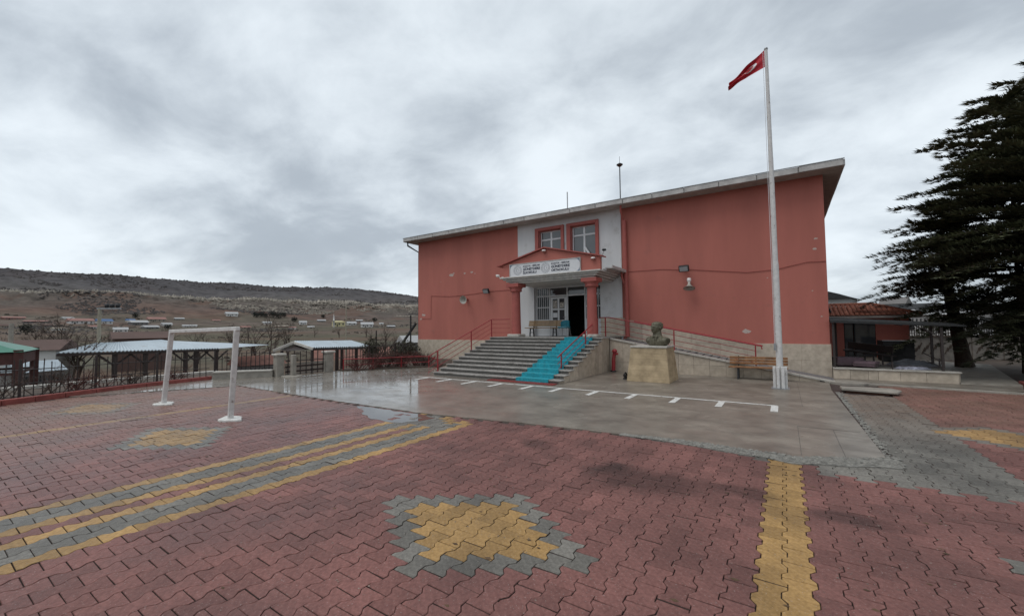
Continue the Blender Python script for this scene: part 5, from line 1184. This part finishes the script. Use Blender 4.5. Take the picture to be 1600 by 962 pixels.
def twigs(name, loc, hgt, spread, n, m, label, cat, group=None, depth=3, th=.014, seed=1, trunk=0):
    rs = random.Random(seed); mb = MB(); t = empty(name, loc, label, cat, group)
    def grow(p, d, ln, r, dep):
        q = p+d*ln*.5+Vector((rs.gauss(0, .04), rs.gauss(0, .04), 0))*ln; e = q+(d+Vector((rs.gauss(0, .18), rs.gauss(0, .18), rs.gauss(0, .1)))).normalized()*ln*.5
        mb.tube([p, q, e], [r, r*.8, r*.55], 3 if dep < depth else 5, cap=False)
        if dep > 0:
            for k in range(rs.randint(2, 3)):
                d2 = (d+Vector((rs.gauss(0, .55), rs.gauss(0, .55), rs.gauss(.1, .3)))).normalized()
                grow(q.lerp(e, rs.random()), d2, ln*rs.uniform(.5, .75), r*.55, dep-1)
    base = Vector(loc)
    for k in range(n):
        a = rs.uniform(0, 2*PI); d = Vector((math.cos(a)*spread, math.sin(a)*spread, 1)).normalized() if not trunk else Vector((rs.gauss(0, .08), rs.gauss(0, .08), 1)).normalized()
        o = Vector((rs.gauss(0, .5), rs.gauss(0, .5), 0))*spread*hgt*.35 if not trunk else Vector((0, 0, 0))
        grow(base+o, d, hgt*rs.uniform(.4, .6), th, depth)
    mb.build('branches', m, t); return t
ORD = 'first second third fourth fifth sixth seventh eighth ninth tenth eleventh twelfth'.split()
k = 0
for f in np.linspace(.02, .98, 9):
    p = Vector((-17.2, 12.5, .04)).lerp(Vector((-15.6, 16.0, .04)), float(f)); k += 1
    twigs('shrub', (p.x+rnd(-.25, .2), p.y+rnd(-.2, .2), .04), .75+.25*math.sin(f*3), .9, 20, M['twig'] if k % 4 else M['twig_grey'], ORD[k-1]+' leafless red brown shrub from the gate pier, behind the low red railing', 'shrub', 'leafless shrubs in the bed behind the red railing', 3, .018, 50+k)
twigs('shrub', (-12.95, 13.6, 0.0), .8, .8, 9, M['twig'], 'leafless red brown shrub at the foot of the left stair railing', 'shrub', None, 3, .012, 77)
twigs('climbing_shrub', (-19.0, 2.9, 0), 1.15, .9, 10, M['twig_grey'], 'bare climbing shrub tangled through the iron fence, with one long upright shoot', 'shrub', None, 4, .018, 5)
twigs('climbing_shrub', (-19.6, 4.2, 0), .9, 1.0, 10, M['twig'], 'reddish bare creeper on the iron fence left of the goal', 'shrub', None, 3, .014, 6)
for k_, (x_, y_, h_) in enumerate(((-18.35, .6, 1.0), (-18.75, 1.7, 1.25), (-19.15, 3.4, .9), (-19.75, 5.0, .8), (-19.9, 6.3, .7))):
    twigs('climbing_shrub', (x_-.15, y_, 0), h_, 1.0, 16, M['twig_grey'] if k_ % 2 else M['twig'], ['bare creeper on the iron fence nearest the left edge of the yard', 'tall dark bare creeper on the iron fence by the green gazebo', 'low reddish creeper halfway along the iron fence', 'bare shrub behind the iron fence below the shelter roof', 'bare shrub at the end of the iron fence by the low wall'][k_], 'shrub', None, 3, .016, 90+k_)
def leafy(name, loc, rx_, ry_, h, n, m, label, cat, seed, group=None, sz=.09):
    rs = np.random.default_rng(seed); t = empty(name, loc, label, cat, group)
    v = rs.normal(size=(n, 3)); v /= np.linalg.norm(v, axis=1)[:, None]; r = rs.random(n)**.45
    lump = .72+.55*fbm(v[:, 0]*1.6+seed, v[:, 1]*1.6+v[:, 2]*1.3, 3)
    P = v*(r*lump)[:, None]*np.array([rx_, ry_, h/2])+np.array([0, 0, h*.55]); P[:, 2] = np.maximum(P[:, 2], .02)
    a = rs.normal(size=(n, 3)); b = rs.normal(size=(n, 3)); a /= np.linalg.norm(a, axis=1)[:, None]; b /= np.linalg.norm(b, axis=1)[:, None]
    s = (sz*rs.uniform(.5, 1.4, n))[:, None]
    T = np.stack([P, P+a*s, P+b*s*.7], 1).reshape(-1, 3)
    link(bpy.data.objects.new('foliage', np_mesh('foliage', T, np.arange(len(T)).reshape(-1, 3), [m])), t)
    mb = MB()
    for k_ in range(6): q = rs.normal(size=2)*.35; mb.tube([(loc[0], loc[1], loc[2]), (loc[0]+q[0]*rx_, loc[1]+q[1]*ry_, loc[2]+h*.6)], .02, 4)
    mb.build('stems', M['twig_grey'], t); return t
def gat(px, py, D): return tuple(at(px, py, D))
q = gat(632, 569, 27.5); leafy('bush', (q[0], q[1], q[2]-.6), 1.1, 1.1, 2.1, 2600, M['bush'], 'big dark leafy bush behind the fence at the school corner', 'bush', 3, sz=.13)
q = gat(580, 550, 31); leafy('bush', (q[0], q[1], q[2]-.9), .7, .7, 1.9, 1400, M['bush'], 'small dark evergreen bush by the right end of the pale shelter roof', 'bush', 4, sz=.13)
tag(MB().tube([(-20.75, 19.2, .0), (-20.75, 19.2, 2.85)], .05, 6).build('corner_post', M['black'], loc=(-20.75, 19.2, 0)), 'thin black post standing at the left corner of the school', 'post')

# ------------------------------------------------------------------ shelters, gazebo and houses below the yard
def corr_roof(mb, a, b, c, d, ribs):   # a-b eave, d-c ridge: corrugated sheet
    a, b, c, d = map(Vector, (a, b, c, d)); up = (b-a).cross(d-a).normalized()
    if up.z < 0: up = -up
    vs_ = []; n = ribs*2
    for k in range(n+1):
        off = up*(.07 if k % 2 else 0); vs_ += [a.lerp(b, k/n)+off, d.lerp(c, k/n)+off]
    for k in range(n+1): vs_ += [vs_[2*k]-up*.05, vs_[2*k+1]-up*.05]
    m2 = 2*(n+1)
    fs_ = [(2*k, 2*k+2, 2*k+3, 2*k+1) for k in range(n)]+[(m2+2*k, m2+2*k+1, m2+2*k+3, m2+2*k+2) for k in range(n)]+[(m2+2*k, m2+2*k+2, 2*k+2, 2*k) for k in range(n)]
    mb.add(vs_, fs_)
sh1 = empty('shelter', at(215, 590, 42), 'long open shelter with a pale blue corrugated roof behind the goal', 'shelter')
A1, B1 = at(88, 551.5, 38), at(342, 544.5, 43); C1, D1 = at(252, 531.5, 47), at(150, 536.5, 45)
rb = MB(); corr_roof(rb, A1, B1, C1, D1, 46); rb.build('roof', M['zinc'], sh1)
bk_ = MB(); A2 = A1+Vector((-4.6, 6.4, 0)); B2 = B1+Vector((-4.6, 6.4, 0)); bk_.add([C1, D1, A2, B2], [(0, 1, 2, 3)]); bk_.add([A1, D1, A2], [(0, 1, 2)]); bk_.add([B1, C1, B2], [(0, 1, 2)]); bk_.build('roof', M['zinc'], sh1)
MB().bar(A1-Vector((0, 0, .12)), B1-Vector((0, 0, .12)), .1, .16).build('eave_beam', M['dark_metal'], sh1)
for f in (.26, .44, .71, .79, .95):
    p = A1.lerp(B1, f)+Vector((-.25, .35, -.1)); gz0 = -1.9
    MB().box(p.x-.12, p.y-.12, gz0, p.x+.12, p.y+.12, p.z).build('post', M['dark_metal'], sh1)
    u = (B1-A1).normalized()
    for s in (-1, 1): MB().bar(p+u*s*1.0+Vector((0, 0, -.05)), p+Vector((0, 0, -.9)), .1).build('brace', M['dark_metal'], sh1)
sh2 = empty('shelter', at(500, 580, 33), 'smaller gabled shelter with a pale metal roof beyond the side gate', 'shelter')
GL, GR, GA = at(427, 546.5, 31), at(489, 543.5, 30), at(459, 533.5, 31.5); RB, EB_ = at(549, 532.5, 36.5), at(581, 541.5, 35)
r2 = MB(); corr_roof(r2, GR, EB_, RB, GA, 30); r2.build('roof', M['zinc'], sh2)
r3 = MB(); BL = GL+(EB_-GR); r3.add([GL, GA, RB, BL], [(0, 1, 2, 3)]); r3.build('roof', M['zinc'], sh2)
for a_, b_ in ((GL, GA), (GA, GR)): MB().bar(a_+Vector((0, 0, -.06)), b_+Vector((0, 0, -.06)), .08, .16).build('barge_board', M['cream_wall'], sh2)
MB().add([GL+Vector((.15, .3, -.1)), GR+Vector((-.1, .3, -.1)), GA+Vector((0, .3, -.2))], [(0, 1, 2)]).build('gable_panel', M['dark_metal'], sh2)
MB().bar(GR-Vector((0, 0, .1)), EB_-Vector((0, 0, .1)), .08, .12).build('eave_beam', M['dark_metal'], sh2)
for p in (GL.lerp(GR, .15), GL.lerp(GR, .92), GR.lerp(EB_, .33), GR.lerp(EB_, .66), GR.lerp(EB_, .96), BL):
    MB().box(p.x-.07, p.y+.1, -1.9, p.x+.07, p.y+.24, p.z-.1).build('post', M['dark_metal'], sh2)
gz_ = empty('gazebo', at(15, 590, 27), 'dark red timber gazebo with a green sheet roof at the left edge', 'gazebo')
P0 = at(37, 549.5, 26); u = Vector((-.25, -1, 0)).normalized(); v_ = Vector((-1, .25, 0)).normalized()
c_ = [P0, P0+u*4.2, P0+u*4.2+v_*4.2, P0+v_*4.2]; ap = sum(c_, Vector())/4+Vector((0, 0, .8))
g_ = MB(); g_.add([*c_, ap], [(0, 1, 4), (1, 2, 4), (2, 3, 4), (3, 0, 4), (3, 2, 1, 0)]); g_.build('roof', M['green_roof'], gz_)
gm = mat('dark_red_timber', (.075, .028, .024), .7, .3, 6)
for p in c_:
    q = p+(ap-p)*.08; MB().box(q.x-.13, q.y-.13, -1.9, q.x+.13, q.y+.13, p.z+.08).build('post', gm, gz_)
for a_, b_ in zip(c_, c_[1:]+c_[:1]): MB().bar(a_+(ap-a_)*.08-Vector((0, 0, .35)), b_+(ap-b_)*.08-Vector((0, 0, .35)), .1, .45).build('lattice_beam', gm, gz_); MB().bar(a_+(ap-a_)*.08-Vector((0, 0, .95)), b_+(ap-b_)*.08-Vector((0, 0, .95)), .06, .1).build('rail', gm, gz_)

def hit(px, py):                        # where a sight line meets the terrain
    d = ray(px, py); hl = math.hypot(d.x, d.y)
    for D in np.arange(26, 1200, 2.0):
        p = Vector((0, 0, CAM_H))+d*(D/hl)
        if p.z < float(terr(p.x, p.y)): return p
    return at(px, py, 900)
def house(name, px, py, wpx, hpx, wm, rm, label, cat='house', turn=.3, group='houses across the valley', rh=.45, dep=.8, D=None, win=True, roof='gable'):
    p = hit(px, py) if D is None else at(px, py, D)
    z = (p-Vector((0, 0, CAM_H))).dot(FW); wd = wpx*z/FPX; ht = hpx*z/FPX; t = empty(name, p, label, cat, group)
    di = math.atan2(-p.x, p.y)+turn; X_ = Vector((math.cos(di), math.sin(di), 0)); Y_ = Vector((-math.sin(di), math.cos(di), 0)); dp_ = wd*dep; U = Vector((0, 0, 1))
    wh = ht*(1-rh); MB().obox(p+Y_*dp_/2+U*(wh/2-1.2), X_*wd/2, Y_*dp_/2, U*(wh/2+1.2)).build('wall', wm, t)
    o_ = wd*.06; r_ = MB(); a, b, c, d = [p+U*wh+X_*sx*(wd/2+o_)+Y_*(dp_/2+sy*(dp_/2+o_)) for sx, sy in ((-1, -1), (1, -1), (1, 1), (-1, 1))]
    k_ = wd*.3 if roof == 'hip' else 0
    e, f = [p+U*ht+X_*sx*(wd/2+o_-k_)+Y_*dp_/2 for sx in (-1, 1)]
    r_.add([a, b, c, d, e, f], [(0, 1, 5, 4), (2, 3, 4, 5), (1, 2, 5), (3, 0, 4), (3, 2, 1, 0)]); r_.build('roof', rm, t)
    if win:
        n = max(1, int(wpx/5))
        for k in range(n):
            c_ = p+X_*wd*((k+.5)/n-.5)+U*wh*.55-Y_*.03; s_ = MB().obox(c_, X_*wd/n*.17, Y_*.06, U*wh*.2).build('window', M['glass'], t)
        MB().obox(p+X_*wd*.28*0+X_*wd*(.5/n+.0-.5+1/n*.5)*(1 if n > 1 else 0)+U*wh*.28-Y_*.03, X_*wd*.035, Y_*.06, U*wh*.28).build('door', M['dark_grey'], t)
    return t
HW, HG, HP, HB, HY = M['house_white'], M['house_grey'], M['house_pink'], M['house_blue'], M['house_yellow']
brown2 = mat('faded_terracotta_roof', (.17, .075, .055), .8, .4, 1.5); pale = mat('pale_sheet_roof', (.36, .36, .36), .7, .1, .5); brown = mat('brown_roof', (.10, .06, .05), .8, .2, .5); lgrey = mat('light_grey_wall', (.27, .27, .265), .9, .1, .5); beige = mat('beige_wall', (.30, .26, .21), .9, .1, .5)
for a in [
 (23, 499, 22, 5, HP, HP, 'low pink farmhouse farthest left on the valley side', .2), (55, 504, 24, 4, brown, HP, 'long low reddish barn right of the pink farmhouse', -.2),
 (128, 506, 26, 9, HW, HP, 'white house with a long pinkish roof left of the tall utility pole', .2), (165, 506, 17, 8, HW, HB, 'house with a bright blue roof behind the utility pole', .3),
 (189, 519, 16, 8, HW, pale, 'small bright white cottage below the blue roofed house', .1), (219, 508, 20, 8, HG, pale, 'grey house with pale roof right of the blue roof', .3),
 (246, 503, 20, 8, beige, HP, 'beige two storey house at the right end of the hamlet', .2), (238, 514, 18, 6, HG, pale, 'low grey shed under the beige house', .4),
 (297, 511, 17, 4, HW, pale, 'isolated flat white house above the goal crossbar', .1), (363, 494, 15, 7, HW, pale, 'white house with a hipped roof left of the dark tree row', .2),
 (94, 516, 14, 5, HW, beige, 'small pale shed near the round dark tree', .3), (386, 514, 13, 5, beige, HP, 'beige hut on the slope above the goal post', .5),
 (440, 511, 17, 3, HP, beige, 'long low pinkish wall building above the gabled shelter', .1), (474, 507, 10, 6, HW, pale, 'white cottage left of the yellow mosque', .2),
 (503, 503, 11, 4, HG, pale, 'grey roofed house just left of the minaret', .2), (550, 508, 14, 6, HW, pale, 'white house directly right of the yellow mosque', .3),
 (574, 511, 17, 8, HW, pale, 'white two storey house with grey roof at the right of the hamlet', .1), (596, 507, 6, 3, HW, pale, 'tiny white hut farthest right on the slope', .1), (75, 510, 12, 4, brown, brown, 'dark brown barn between the pink farm and the white house', .2)]:
    house('village_house', *a[:7], turn=a[7])
for a in [
 (12, 512, 15, 6, beige, brown, 'beige farmhouse lowest at the far left edge of the valley', .2), (108, 499, 12, 4, HW, pale, 'tiny white hut above the pinkish roofed house', .4), (148, 513, 13, 5, HW, HP, 'small white house with a pink roof directly under the utility pole arm', .1),
 (205, 503, 10, 5, HW, HB, 'small blue roofed shed between the grey house and the blue house', .3), (262, 509, 12, 5, HW, pale, 'white cottage below the beige two storey house', .3), (281, 500, 11, 4, HG, pale, 'grey hut on the slope right of the hamlet', .2),
 (339, 503, 10, 4, beige, HP, 'small beige hut above the right end of the crossbar', .4), (418, 506, 11, 4, HW, pale, 'white hut under the dark tree row', .2), (458, 514, 9, 4, HW, HP, 'small pink roofed cottage left of the white cottage by the mosque', .3), (486, 513, 9, 4, beige, pale, 'beige hut between the white cottage and the minaret', .1),
 (562, 503, 9, 4, HG, pale, 'grey hut on the slope above the two rightmost white houses', .2), (612, 512, 11, 4, HG, pale, 'grey shed nearest the school corner on the far slope', .3)]:
    house('village_house', *a[:7], turn=a[7])
mq = house('mosque', 530, 510, 17, 9, HY, HY, 'yellow village mosque with rows of windows across the valley', 'mosque', .15, None, .2, .9, roof='hip')
mp = hit(521.5, 511); z = (mp-Vector((0, 0, CAM_H))).dot(FW); k = z/FPX
MB().lathe([(1.2*k, -2), (1.2*k, 10*k), (1.7*k, 10.2*k), (1.7*k, 11*k), (1.0*k, 11.2*k), (.95*k, 15*k), (0, 22*k)], mp, 12).build('minaret', HW, mq)
house('village_house', 222, 548, 62, 30, brown, brown, 'dark brown timber house with a low gable rising behind the goal shelter', turn=.1, D=58, rh=.35, group=None)
house('village_house', 14, 600, 100, 68, HW, brown, 'white outbuilding with a dark sloping roof edge behind the green gazebo', turn=-.35, D=40, rh=.24, group=None, win=False)
house('village_house', 66, 604, 52, 40, HG, M['zinc'], 'low grey outbuilding with a pale blue sheet roof left of the long shelter', turn=.5, D=33, rh=.4, group=None)
house('village_house', 412, 590, 60, 34, HG, brown2, 'house with a terracotta roof seen between the goal and the gate', turn=.4, D=48, rh=.4, group=None)
house('village_house', 560, 585, 120, 40, beige, brown2, 'reddish roofed house hidden behind the gabled shelter', turn=.1, D=60, rh=.5, group=None)
house('village_house', 652, 560, 40, 36, HG, pale, 'house with a bright white roof at the left school corner', turn=.4, D=50, rh=.3, group=None)
# houses behind the annex
house('village_house', 1335, 500, 62, 45, lgrey, M['dark_grey'], 'grey two storey house with a gabled dark roof above the annex', turn=PI/2-.15, D=75, rh=.26, group=None)
house('village_house', 1412, 500, 62, 26, HG, M['dark_grey'], 'low grey house with a flat dark roof between the annex and the conifer', turn=-.2, D=68, rh=.35, group=None)
house('village_house', 1395, 500, 30, 36, beige, HG, 'beige house partly behind the conifer branches', turn=-.3, D=90, rh=.3, group=None)
house('village_house', 1470, 515, 80, 34, HW, pale, 'whitewashed house glimpsed under the conifer branches', turn=-.3, D=45, rh=.3, group=None)

def upole(px, y0, y1, D, rr, m, label, arm=False):
    a, b = at(px, y1, D), at(px, y0, D); a = Vector((b.x, b.y, a.z)); a.z = min(a.z, -1.5)
    t = empty('utility_pole', a, label, 'utility pole', 'utility poles below the yard'); MB().tube([a, b], [rr, rr*.7], 8).build('shaft', m, t)
    if arm:
        u = Vector((RT.x, RT.y, 0)).normalized(); MB().bar(b+u*-.2, b+u*1.6, .12).build('crossarm', M['grey_metal'], t)
        for k in range(3): MB().lathe([(.0, 0), (.14, .02), (.14, .28), (0, .32)], b+u*(.55+.42*k)+Vector((0, 0, .06)), 8).build('insulator', M['black'], t)
cream = mat('cream_concrete_pole', (.30, .27, .21), .8, .2, 3)
upole(156, 482, 540, 45, .15, cream, 'cream concrete utility pole with three black insulators behind the goal shelter', True)
upole(18, 505, 545, 40, .15, M['dry_concrete'], 'grey pole rising behind the green gazebo roof'); upole(541, 478, 532, 60, .09, cream, 'thin cream pole behind the gabled shelter')
upole(588, 516, 545, 45, .1, M['dark_metal'], 'short dark pole right of the gabled shelter')
b0 = at(626, 540, 40); b1_ = at(650, 505, 40); tag(MB().tube([b0, b1_], .12, 6).build('leaning_pole', M['dark_grey'], loc=b0), 'dark slanting pole beside the white roof at the school corner', 'pole')
# trees across the valley
tm = mat('far_evergreen', (.022, .026, .02), .9, .4, .3)
for k, (px, py, w_) in enumerate(((400, 496, 9), (407, 495, 8), (414, 496, 8), (426, 496, 10), (435, 497, 9), (443, 496, 8), (460, 503, 8), (41, 523, 17), (505, 497, 6), (585, 503, 7), (262, 515, 8), (212, 497, 8))):
    p = hit(px, py); zz = (p-Vector((0, 0, CAM_H))).dot(FW); s = w_*zz/FPX
    t = leafy('valley_tree', tuple(p), s*.62, s*.62, s*1.0, 420, tm, [*(f'{o_} dark evergreen from the left in the tree row across the valley' for o_ in ORD[:6]), 'dark tree just left of the white cottage by the mosque', 'round dark tree alone on the slope at far left', 'small dark tree left of the mosque minaret', 'small dark tree above the rightmost far houses', 'dark tree just right of the beige hamlet house', 'dark tree above the grey house in the hamlet'][k], 'tree', 200+k, 'dark row of trees across the valley' if k < 6 else None if k == 7 else 'dark trees among the far houses', sz=s*.16)
BT = ['leafless tree right of the goal, left of the gate roof', 'leafless tree directly left of the gabled shelter', 'leafless tree behind the right goal post', 'leafless tree behind the left end of the long shelter', 'leafless tree over the left half of the long shelter roof', 'leafless tree nearest the green gazebo', 'leafless tree behind the small evergreen bush', 'leafless tree behind the big bush at the school corner', 'leafless tree between the two goal posts', 'leafless tree behind the gable peak of the smaller shelter']
for k, (px, py, D, h_) in enumerate(((395, 560, 52, 3.6), (425, 558, 56, 3.8), (372, 556, 62, 3.4), (95, 560, 46, 3.5), (120, 566, 40, 3.0), (70, 556, 52, 3.2), (600, 552, 40, 2.6), (615, 548, 48, 2.8), (310, 556, 64, 3.2), (450, 548, 70, 4))):
    p = at(px, py, D); p.z = float(terr(p.x, p.y))
    twigs('bare_tree', tuple(p), h_*1.25, .5, 4, M['twig_grey'], BT[k], 'tree', 'leafless trees in the hollow below the yard', 4, .09, 300+k, trunk=1)

# more leafless trees far down the valley: copies of two of the trees above, parts sharing their meshes
protos = [o for o in COL.objects if o.name.startswith('bare_tree')][:4]
FT = ['below the dark round tree', 'left of the hamlet', 'below the white house with the pinkish roof', 'below the blue roofed house', 'below the grey hamlet house', 'under the beige hamlet house', 'above the middle of the crossbar', 'right of the crossbar above the gate', 'below the dark tree row', 'left of the mosque', 'directly below the mosque', 'below the two rightmost white houses', 'left of the short dark pole', 'right of the short dark pole', 'at the far left behind the gazebo', 'between the two poles at far left', 'behind the brown timber house', 'behind the right goal post top']
FP = [(52, 529, 95), (82, 528, 110), (118, 526, 120), (172, 527, 130), (212, 524, 140), (255, 524, 150), (318, 526, 140), (388, 524, 150), (424, 520, 170), (492, 522, 170), (530, 524, 160), (572, 522, 160), (580, 530, 110), (603, 528, 110), (8, 532, 90), (98, 534, 85), (268, 532, 110), (360, 534, 100)]
for k, (px, py, D) in enumerate(FP):
    p = at(px, py, D); p.z = float(terr(p.x, p.y))-.1
    c = copy_tree(protos[k % 4], loc=p, rz=k*1.3); sc_ = .75+.35*random.random(); c.scale = (sc_, sc_, sc_)
    c['label'] = 'leafless grey tree in the valley, '+FT[k]; c['group'] = 'leafless trees across the valley floor'
